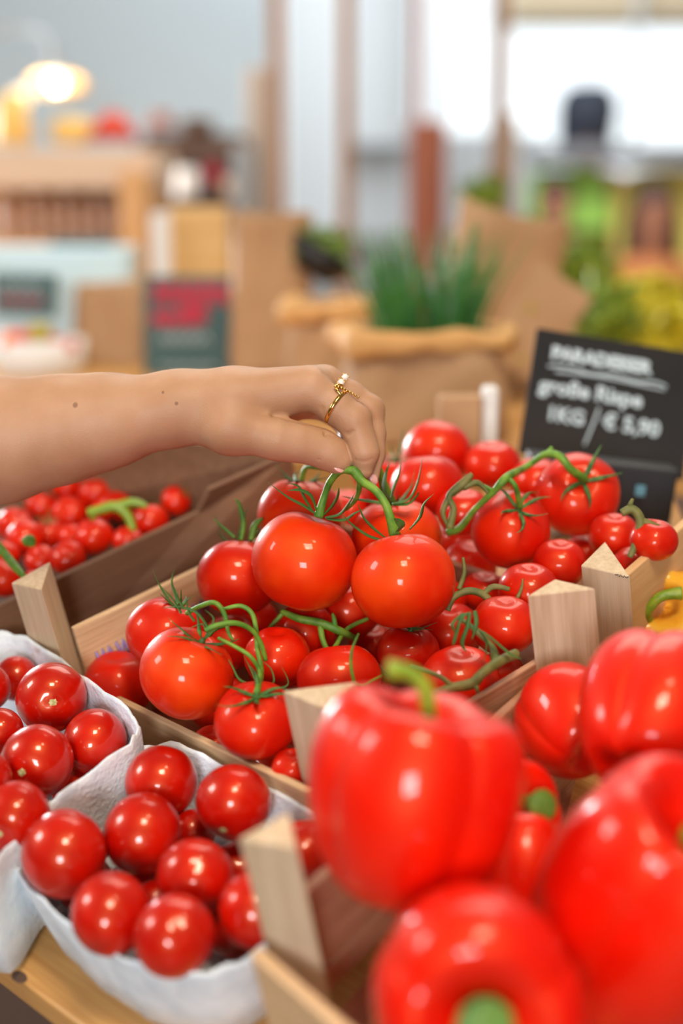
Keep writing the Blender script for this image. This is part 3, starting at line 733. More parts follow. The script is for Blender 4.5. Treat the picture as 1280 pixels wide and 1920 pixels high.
pB, cB = punnet([(22, 1590), (58, 1532), (160, 1462), (248, 1404), (335, 1392), (430, 1440), (560, 1505), (640, 1580), (600, 1680), (462, 1795), (352, 1824), (225, 1790), (120, 1722), (44, 1650)], -.016,
       'white pulp punnet of cocktail tomatoes in the front, beside the pepper crate post')
ck = [ # x,y,r,h,axis(star toward), star, label, vertical stretch
 (120, 1601, 80, .000, None, 1, 'cocktail tomato against the left corner of the front punnet'),
 (302, 1467, 67, -.006, None, 1, 'cocktail tomato at the back corner of the front punnet'),
 (438, 1504, 72, .000, (-.25, -.65, -.72), 0, 'cocktail tomato with a pale scar below, at the back right of the front punnet'),
 (267, 1563, 74, .000, (-.2, -.88, -.40), 1, 'cocktail tomato in the centre back of the front punnet, pale scar underneath'),
 (365, 1643, 72, -.002, None, 2, 'cocktail tomato in the centre right of the front punnet'),
 (208, 1713, 74, .002, None, 3, 'egg-shaped cocktail tomato at the lower left wall of the front punnet'),
 (327, 1755, 77, .004, None, 0, 'largest cocktail tomato at the near wall of the front punnet'),
 (482, 1706, 72, -.004, None, 3, 'cocktail tomato half hidden by the near pepper crate post'),
 (362, 1560, 42, -.03, None, 1, 'shaded cocktail tomato at the bottom of the front punnet, between three others'),
 (570, 1602, 64, -.006, None, 1, 'dark cocktail tomato between the near post and the big pepper'),
 (290, 1690, 40, -.035, None, 0, 'hidden lower cocktail tomato in the gap at the centre of the front punnet'),
 (96, 1308, 66, -.006, (.25, -.02, -.97), 0, 'cocktail tomato with a star scar facing us at the back of the left punnet'),
 (178, 1391, 60, -.006, None, 1, 'cocktail tomato in the right corner of the left punnet'),
 (70, 1428, 69, .000, (-.25, -.15, -.95), 0, 'cocktail tomato with a yellow star scar in the middle of the left punnet'),
 (30, 1530, 66, .000, (-.30, -.35, -.88), 2, 'cocktail tomato at the near wall of the left punnet, scar at its left'),
 (2, 1370, 42, -.002, None, 1, 'cocktail tomato cut by the photo edge, between the two scarred ones'),
 (30, 1272, 42, -.02, None, 0, 'shaded cocktail tomato at the far corner of the left punnet'),
 (-26, 1290, 46, .000, None, 2, 'cocktail tomato at the photo edge, at the back of the left punnet'),
 (-30, 1460, 52, .0, None, 2, 'cocktail tomato at the photo edge beside the near wall of the left punnet'),
]
items = [(c[0], c[1], c[2], dep(c[0], c[1], c[3]-.010 + (.012 if i >= 11 else 0))) for i, c in enumerate(ck)]
ds = settle(items, away=.55)
for c, d in zip(ck, ds):
    ax = c[4]; star = ax is not None
    me = CKT[c[5] % 4]
    axis = Vector(ax) if star else Vector((rng.uniform(-.5, .5), rng.uniform(-.3, 1), rng.uniform(.2, 1)))
    r = c[2]*d/F
    o = put('cocktail_tomato', me, U(c[0], c[1], d), r, cdir(axis), c[0]*.7, None, (1, 1, .97))
    tag(o, c[6], 'tomato', 'cocktail tomatoes in the pulp punnets')
    if star:
        s = child('stem_scar', STAR, o); s.location = (0, 0, {0: .98, 1: 1.06, 2: 1.0, 3: 1.1}[c[5] % 4]-.05+.006)

def fill(quad, depth, r, n, meshes, label, group, name, seed, extra=()):
    rr = random.Random(seed); c0 = sum(quad, Vector())/len(quad); got = []
    old = [(o.matrix_basis.translation.copy() if o.parent is None else o.parent.location + o.location, max(o.scale)) for o in C.objects if o.type == 'MESH' and o.name.split('.')[0] in ('tomato', 'cocktail_tomato')]
    for _ in range(1500):
        a, b = rr.random(), rr.random()
        p = quad[0].lerp(quad[1], a).lerp(quad[3].lerp(quad[2], a), b)
        p = c0 + (p-c0)*.98 - NW*(depth + rr.uniform(-.004, .004)); R_ = r*rr.uniform(.9, 1.05)
        if all((p-q).length > (R_+s_)*.97 for q, s_ in old+got):
            got.append((p, R_)); o = put(name, meshes[len(got) % len(meshes)], p, R_, (rr.uniform(-1, 1), rr.uniform(-1, 1), rr.uniform(0, 1)), rr.random()*6)
            tag(o, label, 'tomato', group)
        if len(got) >= n: break
def inner(c, pts, h, k): return [c + (PP(x, y, h)-c)*k for x, y in pts]
fill(inner(cB, [(60, 1560), (400, 1425), (600, 1640), (300, 1800)], -.016, .74), .038, .0175, 14, CKT, 'cocktail tomato in the shaded bottom layer of the front punnet', 'bottom layer of the front punnet', 'cocktail_tomato', 3)
fill(inner(cA, [(-250, 1420), (0, 1200), (245, 1360), (-60, 1650)], .002, .74), .046, .0185, 18, CKT, 'cocktail tomato in the shaded bottom layer of the left punnet', 'bottom layer of the left punnet', 'cocktail_tomato', 4)
fill([A1.lerp(SBk, .10)+NW*.02, B1.lerp(SBk, .08), EX.lerp(SBk, .1), SBk.lerp(B1, .12)], .050, .023, 26, TOM, 'tomato in the deep shaded layer under the others in the middle crate', 'bottom layer of the middle crate', 'tomato', 5)
# =================================================================== small tomatoes in the brown box
bt = [(306, 888, 40), (236, 900, 34), (268, 872, 30), (180, 925, 34), (130, 962, 34), (78, 950, 32), (28, 985, 34), (175, 1006, 38), (140, 1012, 34), (92, 1002, 34), (48, 1010, 36), (128, 1046, 34),
      (75, 1050, 30), (282, 978, 36), (8, 1085, 36), (10, 1040, 30), (218, 950, 32), (330, 940, 30), (240, 1015, 30), (400, 850, 26), (350, 870, 30), (125, 915, 28), (60, 1095, 26), (190, 960, 26)]
btl = ['at the back right, nearest the wrist', 'right of centre just under the forearm', 'under the forearm, second from the wrist', 'under the middle of the forearm',
       'left of centre at the back', 'in the back row near the photo edge', 'at the photo edge, top row', 'with two highlights in the middle row', 'beside the one with two highlights',
       'in the middle row, left of centre', 'in the middle row near the photo edge', 'lowest right against the side board', 'lowest centre behind the post', 'alone at right below the green vine',
       'at the lower left photo edge behind the post', 'at the photo edge, middle row', 'just left of the green vine', 'dark and deep at the right', 'dark below the green vine', 'farthest, beside the heel of the hand',
       'deep under the wrist', 'touching the lower edge of the forearm', 'behind the tip of the crate post', 'shaded in the centre']
it2 = [(x, y, r, dep(x, y, .0) + .03) for x, y, r in bt]
ds = settle(it2)
for i, ((x, y, r), d, lb) in enumerate(zip(bt, ds, btl)):
    ax = cdir((rng.uniform(-.6, .6), rng.uniform(.2, 1), rng.uniform(-.7, .4)))
    o = put('tomato', TOM[i % 4], U(x, y, d), r*d/F, ax, i, None)
    tag(o, 'small red tomato in the brown box, ' + lb, 'tomato', 'small tomatoes in the brown box')
    if i % 4 == 1: child('calyx', CAL[i % 3], o)
dk = 1.12
vine([([(165, 962, dk), (190, 955, dk), (215, 950, dk), (238, 965, dk), (250, 995, dk)], [3.6, 4.2, 4.4, 4, 3]), ([(215, 950, dk), (250, 942, dk), (275, 950, dk)], [4, 3.6, 2.4]), ([(180, 958, dk), (172, 975, dk)], [2.5, 1.5])],
     'blurred yellow-green vine lying in the brown box', 'pstem')
vine([([(-8, 1018, 1.02), (10, 1040, 1.02), (28, 1062, 1.01), (44, 1080, 1.0)], [3.2, 3.2, 3, 2]), ([(44, 1018, 1.03), (56, 1012, 1.03), (60, 1025, 1.03)], [3, 4, 2.4])],
     'blurred green vine at the left photo edge behind the crate post')

# =================================================================== peppers
PROF = [(0, .50), (.10, .50), (.20, .54), (.34, .72), (.50, .86), (.66, .92), (.82, .86), (.94, .68), (1.0, .40), (1.0, .08), (.95, -.25), (.85, -.55), (.71, -.78), (.54, -.93), (.40, -.97), (.22, -.90), (.10, -.84), (0, -.82)]
def pepper_mesh(name, m, lobes, depth, seed, tall=1.0, cup=.0):
    P = [v for v in catmull([Vector((a, 0, b)) for a, b in PROF], 3)]; prof = [(max(0, v.x), v.z*tall + (cup*math.exp(-(v.x/.36)**2) if v.z > 0 else 0)) for v in P]; prof[0] = (0, prof[0][1]); prof[-1] = (0, prof[-1][1])
    r = random.Random(seed); ph0 = r.random()*6
    am = [r.uniform(.8, 1.15) for _ in range(lobes)]
    def fn(rho, z, ph, t):
        s = abs(math.sin(lobes*ph/2+ph0)); k = int(((lobes*ph/2+ph0)/math.pi)) % lobes
        g = 1.45*depth*(1-s**.55)*(.35+.65*min(1, 2.2*abs(t-.5)+.25))
        wv = 1 + .03*math.sin(2*ph+seed) + .02*math.sin(3*z+ph*1)
        zz = z + (.06*(s-.5)*am[k] if abs(t-.5) > .2 else .06*(s-.5)*am[k]*abs(t-.5)/.2)
        return (rho*(1-g)*wv*math.cos(ph), rho*(1-g)*wv*math.sin(ph), zz)
    V, Fc = revolve(prof, 80, fn)
    me = bpy.data.meshes.new(name); me.from_pydata([tuple(v) for v in V], [], Fc)
    me.polygons.foreach_set('use_smooth', [True]*len(me.polygons)); me.materials.append(m); return me
PEP = [pepper_mesh('bell_pepper', M['pepper'], 4, .20, 1, 1.0, .14), pepper_mesh('bell_pepper', M['pepper'], 4, .18, 2, 1.15), pepper_mesh('bell_pepper', M['pepper'], 3, .12, 5, .95, .18)]
YP = pepper_mesh('yellow_pepper', M['ypepper'], 4, .15, 3)
def pepper(name, me, x, y, r, d, axis, spin, label, stempts=None, sc=(1, 1, 1), cat='bell pepper', group='red bell peppers in the crate', dark=False):
    o = put(name, me, U(x, y, d), r*d/F, cdir(axis), spin, None, sc); tag(o, label, cat, group)
    if stempts:
        P = [Vector(p[:3]) for p in stempts]; rad = [p[3] for p in stempts]
        V, Fc = tube(P, rad, 10, 1, None, 5)
        me_ = bpy.data.meshes.new('stem'); me_.from_pydata([tuple(v) for v in V], [], Fc); me_.polygons.foreach_set('use_smooth', [True]*len(me_.polygons)); me_.materials.append(M['pstem'])
        s = child('stem', me_, o)
        if dark: me_.materials[0] = M['pstem_d']
    return o
def local(o_axis, spin, r, pts_cam):     # camera-axis offsets (in units of r) -> the pepper's own axes
    q = orient(cdir(o_axis), spin).inverted(); res = []
    for (x, y, z, rr_) in pts_cam:
        v = q @ Vector((x, y*sp + z*cp, y*cp - z*sp)); res.append((v.x, v.y, v.z, rr_))
    return res
ax = (.20, .96, -.10)
pepper('bell_pepper', PEP[0], 772, 1502, 197, .655, ax, .35, 'big red bell pepper on top of the crate with a bent lime-green stem',
       local(ax, .35, 1, [(.12, .56, -.08, .14), (.14, .68, -.12, .085), (.15, .88, -.16, .075), (.10, 1.12, -.20, .08), (-.05, 1.25, -.24, .075), (-.24, 1.28, -.26, .10)]), (1, 1, 1.0))
ax = (.0, -.10, -1)
pepper('bell_pepper', PEP[2], 893, 1852, 198, .60, ax, .9, 'red bell pepper at the bottom edge with its green stem pointing at us',
       local(ax, .9, 1, [(0, -.06, -.40, .24), (0, -.06, -.55, .19), (0.0, -.07, -.75, .21), (0.0, -.08, -.92, .27), (0, -.08, -.95, .20)]), (1, 1.0, .9), dark=True)
ax = (.35, .80, -.50)
pepper('bell_pepper', PEP[1], 1205, 1715, 215, .645, ax, 1.4, 'largest red bell pepper at the lower right edge, long and smooth',
       local(ax, 1.4, 1, [(.18, .42, -.25, .12), (.22, .55, -.35, .08), (.27, .75, -.45, .09)]), (1, 1, 1.12))
ax = (.45, .55, .65)
pepper('bell_pepper', PEP[0], 1225, 1345, 145, .745, ax, .2, 'ribbed orange-red bell pepper at the right edge, under the yellow pepper', None, (1.0, 1.0, 1.05))
ax = (-.2, .5, .8)
pepper('bell_pepper', PEP[2], 1070, 1358, 100, .825, ax, .6, 'glossy dark red bell pepper leaning against the nearest upright post')
ax = (.55, .40, -.75)
pepper('bell_pepper', PEP[2], 950, 1520, 90, .76, ax, .1, 'red bell pepper behind the big one, short green stem pointing right',
       local(ax, .1, 1, [(.25, .15, -.30, .30), (.36, .20, -.50, .24), (.52, .26, -.78, .26), (.62, .30, -.95, .34), (.64, .31, -.99, .25)]), dark=True)
ax = (.1, .9, .4)
pepper('bell_pepper', PEP[1], 975, 1640, 95, .725, ax, .9, 'dark shaded red bell pepper low in the gap between the others')
pepper('bell_pepper', PEP[0], 1150, 1985, 110, .70, (.1, .9, .2), .4, 'shaded red bell pepper at the very bottom right corner')
ax = (-.35, .30, -.88)
pepper('yellow_pepper', YP, 1250, 1150, 86, .985, ax, .5, 'yellow bell pepper with a curved green stem at the right edge',
       local(ax, .5, 1, [(-.45, -.10, -.50, .14), (-.56, -.08, -.72, .10), (-.62, .10, -.95, .10), (-.45, .38, -1.08, .11), (-.2, .48, -1.1, .12), (.05, .50, -1.12, .15)]), (1, 1, 1), 'bell pepper', None)

# =================================================================== hand and arm (one continuous body)
DH = .925
def J(x, y, z, r): # picture place, extra distance in mm, radius in px
    d = DH + z*mm; return (ray(x, y)*d, r*d/F)
h = .00095
lo = J(-560, 0, 0, 0)[0]; 
G = grid((-.430, -.030, DH-.065), (.045, .110, DH+.085), h)
arm = chain(G, [J(-560, 900, 30, 118), J(-250, 856, 16, 116), J(0, 826, 10, 109), J(110, 806, 6, 95), J(200, 790, 4, 78), J(330, 766, 2, 55)], .012)
arm = smin(arm, chain(G, [J(-300, 850, 40, 95), J(0, 824, 32, 88), J(200, 788, 26, 68), J(340, 764, 22, 50)], .012), .02)
palm = chain(G, [J(330, 766, 4, 56), J(430, 755, 2, 56), J(578, 727, 0, 41)], .012)
palm = smin(palm, chain(G, [J(340, 764, 18, 50), J(440, 748, 18, 50), J(605, 722, 19, 38)], .01), .012)
palm = smin(palm, chain(G, [J(345, 766, 28, 46), J(440, 758, 34, 46), J(598, 735, 38, 36)], .01), .012)
palm = smin(palm, chain(G, [J(345, 770, 34, 42), J(440, 775, 46, 42), J(572, 752, 54, 32)], .01), .012)
D = smin(arm, palm, .018)
thumb = chain(G, [J(375, 785, 0, 46), J(432, 800, -6, 50), J(520, 822, -9, 37), J(560, 829, -7, 33), J(600, 839, -3, 31), J(622, 852, -3, 27), J(637, 866, -3, 22)], .008)
Dp = D
D = smin(Dp, thumb, .006)
idx = chain(G, [J(585, 730, -1, 36), J(628, 762, -2, 31), J(664, 790, -2, 31), J(676, 822, -3, 25), J(683, 848, -3, 26), J(681, 880, -1, 19)], .005)
mid = chain(G, [J(612, 726, 20, 35), J(655, 745, 21, 29), J(690, 770, 21, 29), J(697, 812, 18, 24), J(697, 850, 15, 23), J(694, 892, 10, 17)], .005)
ring = chain(G, [J(605, 740, 38, 32), J(660, 765, 38, 27), J(676, 790, 36, 26), J(672, 830, 28, 21), J(662, 862, 20, 17)], .005)
pinky = chain(G, [J(575, 752, 54, 28), J(630, 775, 54, 23), J(650, 795, 50, 22), J(655, 828, 40, 18), J(648, 850, 31, 15)], .005)
fin = smin(idx, mid, .0012); fin = smin(fin, ring, .0012); fin = smin(fin, pinky, .0012)
D = smin(D, smin(Dp, fin, .005), .0008)
# creases: thumb joint, index joint, web fold, wrist
def carve(D, pts, r, depth):
    P = [J(*p, 0)[0] for p in pts]
    c = None
    for a, b in zip(P[:-1], P[1:]):
        e = cone_sdf(*G, a, b, 0, 0); c = e if c is None else np.minimum(c, e)
    return D + depth*np.exp(-(c/r)**2)
D = carve(D, [(611, 812, -11), (601, 832, -13), (599, 858, -12)], .0013, .0019)
D = carve(D, [(618, 818, -10), (608, 836, -12), (605, 852, -12)], .0011, .0012)
D = carve(D, [(640, 812, -11), (655, 815, -10), (662, 808, -11)], .0016, .0012)
D = carve(D, [(668, 862, -9), (682, 866, -11), (696, 860, -10)], .0012, .0005)
D = carve(D, [(515, 782, -12), (540, 786, -12), (568, 792, -10)], .0030, .0024)
D = carve(D, [(568, 766, -13), (570, 782, -11)], .0014, .0012)
D = carve(D, [(604, 765, -12), (606, 785, -10)], .0014, .0010)
D = carve(D, [(612, 700, -6), (640, 738, 4), (668, 762, 8)], .0030, .0012)
D = D + .00012*np.sin(G[0]*900)*0
vv, Q = nets(D, (-.430, -.030, DH-.065), h)
del G
Wv = np.stack([vv[:, 0], vv[:, 1]*sp + vv[:, 2]*cp, CH + vv[:, 1]*cp - vv[:, 2]*sp], 1)
org = U(-100, 830, DH)
me = bpy.data.meshes.new('person'); me.from_pydata([tuple(v) for v in (Wv - np.array(org))], [], [tuple(int(i) for i in q) for q in Q])
me.polygons.foreach_set('use_smooth', [True]*len(me.polygons)); me.materials.append(M['skin'])
person = bpy.data.objects.new('person', me); C.objects.link(person); person.location = org
bm = bmesh.new(); bm.from_mesh(me); bmesh.ops.recalc_face_normals(bm, faces=bm.faces); bm.to_mesh(me); bm.free()
sm = person.modifiers.new('smooth', 'SMOOTH'); sm.factor = .5; sm.iterations = 1
tag(person, 'person reaching in from the left, bare arm and hand pinching the lifted tomato stem', 'person')
def ellipsoid(name, c, rad, ux, uy, m, parent, n=16):
    uz = ux.cross(uy).normalized(); V, Fc = revolve([(math.sin(math.pi*i/10), math.cos(math.pi*i/10)) for i in range(11)], n)
    V = [c + ux*(v.x*rad[0]) + uy*(v.y*rad[1]) + uz*(v.z*rad[2]) for v in V]
    return mesh(name, V, Fc, m, parent, c)
ellipsoid('fingernail', U(634, 876, DH-.0085), (.0046, .0034, .0014), cdir((.75, -.65, .1)), cdir((.5, .62, .6)), M['nail'], person)
ellipsoid('fingernail', U(700, 900, DH+.005), (.0040, .0030, .0012), cdir((.1, -1, .1)), cdir((1, .1, .3)), M['nail'], person)
nt_ = M['skin'].node_tree; pb = nt_.nodes['Principled BSDF']; src = pb.inputs['Base Color'].links[0].from_socket
tcn = nt_.nodes.new('ShaderNodeTexCoord'); flat_ = nt_.nodes.new('ShaderNodeVectorMath'); flat_.operation = 'MULTIPLY'; flat_.inputs[1].default_value = (1, 0, 1)
nt_.links.new(tcn.outputs['Object'], flat_.inputs[0])
for (x, y, rr_) in ((144, 757, .0011), (305, 736, .0006), (331, 756, .0008)):   # small moles
    p_ = U(x, y, DH-.02) - org
    dn_ = nt_.nodes.new('ShaderNodeVectorMath'); dn_.operation = 'DISTANCE'; dn_.inputs[1].default_value = (p_.x, 0, p_.z); nt_.links.new(flat_.outputs[0], dn_.inputs[0])
    mr_ = nt_.nodes.new('ShaderNodeMapRange'); mr_.inputs['From Min'].default_value = rr_; mr_.inputs['From Max'].default_value = rr_*1.8; mr_.inputs['To Min'].default_value = .7; mr_.inputs['To Max'].default_value = 0
    nt_.links.new(dn_.outputs['Value'], mr_.inputs['Value'])
    mxn = nt_.nodes.new('ShaderNodeMix'); mxn.data_type = 'RGBA'; nt_.links.new(mr_.outputs[0], mxn.inputs['Factor']); nt_.links.new(src, mxn.inputs['A']); mxn.inputs['B'].default_value = (.16, .06, .03, 1); src = mxn.outputs['Result']
nt_.links.new(src, pb.inputs['Base Color'])
# rings
def ringband(name, c, axis, R, r, m, parent=None, n=40, sc=1.0):
    ax_ = axis.normalized(); u = ax_.orthogonal().normalized(); v = ax_.cross(u)
    V = []; Fc = []
    for i in range(n):
        a = 2*math.pi*i/n; e = u*math.cos(a) + v*math.sin(a)
        for k in range(10):
            b = 2*math.pi*k/10; V.append(c + e*(R + r*.7*math.cos(b)) + ax_*(r*1.25*math.sin(b)))
    for i in range(n):
        for k in range(10):
            Fc.append((i*10+k, ((i+1) % n)*10+k, ((i+1) % n)*10+(k+1) % 10, i*10+(k+1) % 10))
    return mesh(name, V, Fc, m, parent, c)
a1 = J(605, 745, -2, 0)[0]; a2 = J(652, 780, -2, 0)[0]
fax = cdir(a2-a1)
rc = U(630, 764, DH-.002)
rg = ringband('ring', rc + cdir((0, 0, -1))*.0018, cdir((.80, -.52, -.15)), .0116, .0011, M['gold']); tag(rg, 'plain gold band ring on the index finger', 'ring')
jr = empty('ring', U(650, 725, DH+.002)); tag(jr, 'gold ring with two pearls and a row of beads, above the plain band', 'ring')
j0 = U(652, 741, DH+.020)
for (x, y, r) in ((647, 707, .0021), (639, 717, .0023)):
    V, Fc = revolve([(math.sin(math.pi*i/8), math.cos(math.pi*i/8)) for i in range(9)], 14)
    c = U(x, y, DH-.003); mesh('pearl', [c + v*r for v in V], Fc, M['pearl'], jr, c)
    for k in range(6):
        a = k*math.pi/3; c2 = c + cdir((math.cos(a), math.sin(a), -.1))*r*1.05
        mesh('bead', [c2 + v*.0006 for v in V], Fc, M['gold'], jr, c2)
acc = ([], [])
for k in range(9):
    t = k/8; c = U(629+42*t, 724+21*t - 2*math.sin(t*3), DH - .0125 + .006*t + .004*t*t)
    V, Fc = revolve([(math.sin(math.pi*i/6), math.cos(math.pi*i/6)) for i in range(7)], 8)
    b = len(acc[0]); acc[0].extend([c + v*(.00125-.0004*t) for v in V]); acc[1].extend([tuple(i+b for i in f) for f in Fc])
mesh('bead_row', acc[0], acc[1], M['gold'], jr, U(650, 735, DH))
V, Fc = tube([U(640, 722, DH-.004), U(632, 722, DH-.009), U(631, 730, DH-.012), U(640, 742, DH-.012)], [.0010]*4, 8)
mesh('band', V, Fc, M['gold'], jr, U(640, 730, DH))

# =================================================================== chalkboards
def signboard(cx, cy, d, W, H, roll, tilt, m, label, yaw=0.0, name='chalkboard_sign'):
    c = U(cx, cy, d)
    q = Quaternion((0, 0, 1), yaw) @ Quaternion((1, 0, 0), -tilt) @ Quaternion((0, 1, 0), roll)
    e = empty(name, c - Vector((0, 0, H/2))); tag(e, label, 'sign')
    o = box('board', c, (W, .004, H), m, e, .0012, rot=q)
    return e, c, q
def text(e, c, q, s, x, z, size, m, shear=.0, bold=.0006, name='lettering', roll=0):
    cu = bpy.data.curves.new(name, 'FONT'); cu.body = s; cu.size = size; cu.align_x = 'LEFT'; cu.offset = bold; cu.extrude = .0002; cu.shear = shear; cu.resolution_u = 3
    cu.materials.append(m); o = bpy.data.objects.new(name, cu); C.objects.link(o); o.parent = e
    o.rotation_mode = 'QUATERNION'; o.rotation_quaternion = q @ Quaternion((0, 1, 0), roll) @ Quaternion((1, 0, 0), math.pi/2)
    o.location = c + q @ Vector((x, -.0026, z)) - e.location
    bpy.context.view_layer.update()
    me = bpy.data.meshes.new_from_object(o.evaluated_get(bpy.context.evaluated_depsgraph_get())); n_ = o.name
    o2 = bpy.data.objects.new('lettering', me); C.objects.link(o2); o2.parent = e; o2.rotation_mode = 'QUATERNION'; o2.rotation_quaternion = o.rotation_quaternion.copy(); o2.location = o.location.copy()
    bpy.data.objects.remove(o); return o2
def strokes(e, c, q, pls, r, m, name='chalk_marks'):
    acc = ([], [])
    for pl in pls: tube([c + q @ Vector((x, -.0026, z)) for x, z in pl], [r]*len(pl), 5, 1, acc, 4)
    return mesh(name, acc[0], acc[1], m, e, e.location)
e, c, q = signboard(1142, 757, 1.22, .142, .112, math.radians(9.5), math.radians(22), M['chalkboard'], 'large black chalkboard price sign with white handwriting, leaning behind the tomatoes', math.radians(0))
text(e, c, q, 'PARADEISER', -.0555, .031, .0156, M['chalk'], bold=.0009)
strokes(e, c, q, [[(-.057, .0235), (-.04, .0255), (-.02, .0225), (0, .0245), (.02, .0225), (.036, .0245), (.046, .022)], [(-.05, .020), (-.01, .0215), (.045, .019)],
                  [(-.0085, -.006), (-.012, -.022), (-.0165, -.040)]], .0011, M['chalk'])
text(e, c, q, 'große Rispe', -.062, .0005, .0185, M['chalk'])
text(e, c, q, '1KG', -.0525, -.023, .0175, M['chalk'])
text(e, c, q, '€ 5,90', -.004, -.0225, .0185, M['chalk'])
st = pxbox('sign_stand', 985, 868, 1264, 995, 1.135, .03, M['black'], None, .002, 0, math.radians(6)); tag(st, 'black holder below the large chalkboard, small blue mark on it', 'sign holder')
bk2 = pxbox('sticker', 1190, 910, 1208, 930, 1.13, .002, mat('blue_sticker', (.10, .26, .34), .6), st, .0005)
bk2.location = st.rotation_quaternion.inverted() @ (U(1200, 920, 1.127) - st.location); bk2.rotation_quaternion = Quaternion()
e, c, q = signboard(354, 618, 2.12, .134, .158, 0, math.radians(4), M['teal'], 'dark teal chalkboard sign with pink and white writing, behind the wrist')
zz = lambda x0, x1, z, a, n: [(x0+(x1-x0)*k/n, z + (a if k % 2 else -a)) for k in range(n+1)]
strokes(e, c, q, [zz(-.052, .058, .058, .009, 13), zz(-.05, .06, .047, .010, 12), zz(-.054, -.015, .018, .008, 6), zz(-.01, .026, .026, .014, 6), zz(-.05, .02, .012, .005, 8)], .0032, M['pink'])
strokes(e, c, q, [zz(-.045, .03, -.012, .007, 10)], .0018, M['chalk'])
strokes(e, c, q, [zz(-.045, .04, -.056, .004, 10)], .0016, M['chalk'], 'lower_chalk_marks')
e, c, q = signboard(46, 552, 2.2, .10, .066, math.radians(2), math.radians(10), M['teal'], 'small dark teal sign at the left edge above the fruit bowl')
strokes(e, c, q, [zz(-.04, .03, .012, .006, 8)], .0015, M['chalk']); strokes(e, c, q, [zz(-.04, .03, -.01, .006, 8)], .0016, M['pink'], 'pink_marks')

# =================================================================== paper bags and pots
def bag(name, cx, ytop, ybot, wpx, d, dpt, m, label, seed, crush=.05, collar=False, lean=0, cm=None, flat_top=False):
    r = random.Random(seed); W = wpx*d/F/2; top = U(cx, ytop, d); bottom = U(cx, ybot, d); H = top.z-bottom.z
    n = 40; rows = 14; V = []; Fc = []
    ph = [r.random()*6 for _ in range(6)]
    base = Vector((bottom.x, bottom.y+dpt/2, bottom.z))
    def ringpt(k, t, s):
        a = 2*math.pi*k/n; ca, sa = math.cos(a), math.sin(a)
        ex = 5 if t < .8 else 3
        rr_ = (abs(ca)**ex + abs(sa)**ex)**(-1/ex)
        cr = crush*(math.sin(3*a+ph[0]+5*t) + math.sin(7*a+ph[1]-9*t)*.6 + math.sin(11*a + ph[2]+14*t)*.35)
        return base + Vector((ca*rr_*W*(s+cr) + lean*t*H, sa*rr_*dpt/2*(s+cr), t*H*(1 + .02*math.sin(2*a+ph[3])*t)))
    prof = [(i/(rows-1), 1.0 - .05*i/(rows-1)) for i in range(rows)]
    inner = [(1.0, .90), (.85, .88), (.6, .86)]
    allr = prof + inner
    for t, s in allr:
        for k in range(n): V.append(ringpt(k, t, s))
    for i in range(len(allr)-1):
        for k in range(n): Fc.append((i*n+k, i*n+(k+1) % n, (i+1)*n+(k+1) % n, (i+1)*n+k))
    Fc.append(tuple(range(n))[::-1]); Fc.append(tuple((len(allr)-1)*n+k for k in range(n)))
    o = mesh(name, V, Fc, m, None, base); tag(o, label, 'bag')
    if collar:
        V = []; Fc = []; q_ = 8
        for k in range(n):
            a = 2*math.pi*k/n
            p = ringpt(k, .97, 1.06 + .05*math.sin(4*a+ph[4]) + .035*math.sin(9*a+ph[2])); hh = .10*H*(1+.5*math.sin(2*a+ph[5]) + .35*math.sin(5*a+ph[0])+.2*math.sin(9*a))
            outd = (p - (base+Vector((lean*H, 0, H)))); outd.z = 0; outd.normalize()
            for j in range(q_):
                b = 2*math.pi*j/q_; V.append(p + outd*(.010*math.cos(b)) + Vector((0, 0, (abs(hh)*.55+.007)*math.sin(b) + .004*math.sin(13*a+ph[1])*math.cos(b) - .006)))
        for k in range(n):
            for j in range(q_): Fc.append((k*q_+j, ((k+1) % n)*q_+j, ((k+1) % n)*q_+(j+1) % q_, k*q_+(j+1) % q_))
        mesh('rolled_rim', V, Fc, cm or m, o, base)
    return o
bag('paper_bag', 800, 622, 838, 300, 1.55, .12, M['kraft'], 'crumpled kraft paper bag with rolled rim, holding green chives', 3, .05, True, 0, M['kraft_y'])
bag('paper_bag', 625, 570, 760, 170, 1.78, .12, M['kraft'], 'kraft paper bag with golden folded rim, left of the chives', 8, .05, True, 0, M['kraft_y'])
bag('paper_bag', 508, 402, 712, 150, 2.02, .09, M['kraft'], 'tall pale kraft paper bag beside the teal chalkboard', 11, .045)
bag('paper_bag', 212, 532, 704, 150, 2.25, .08, M['kraft'], 'plain brown paper bag left of the teal chalkboard', 14, .03)
bag('paper_bag', 900, 392, 760, 215, 1.95, .07, M['kraft'], 'wide kraft paper bag standing behind the chives, top folded flat', 17, .03, lean=-.08).rotation_euler = (0, math.radians(14), 0)
# chives
acc = ([], []); rr = random.Random(3); cc = U(800, 610, 1.6)
for k in range(170):
    bx_ = cc + Vector((rr.uniform(-.05, .055), rr.uniform(-.03, .05), -.06)); hgt = rr.uniform(.10, .175)
    ln = (bx_.x-cc.x)*rr.uniform(.2, 1.0) + rr.uniform(-.015, .015); lny = rr.uniform(-.02, .02)
    tube([bx_, bx_+Vector((ln*.3, lny*.3, hgt*.5)), bx_+Vector((ln, lny, hgt))], [.0022, .0020, .0005], 5, 1, acc, 3)
ch = mesh('chive_plant', acc[0], acc[1], M['chive'], None, cc-Vector((0, 0, .06))); tag(ch, 'clump of upright green chives in the crumpled paper bag', 'chives')
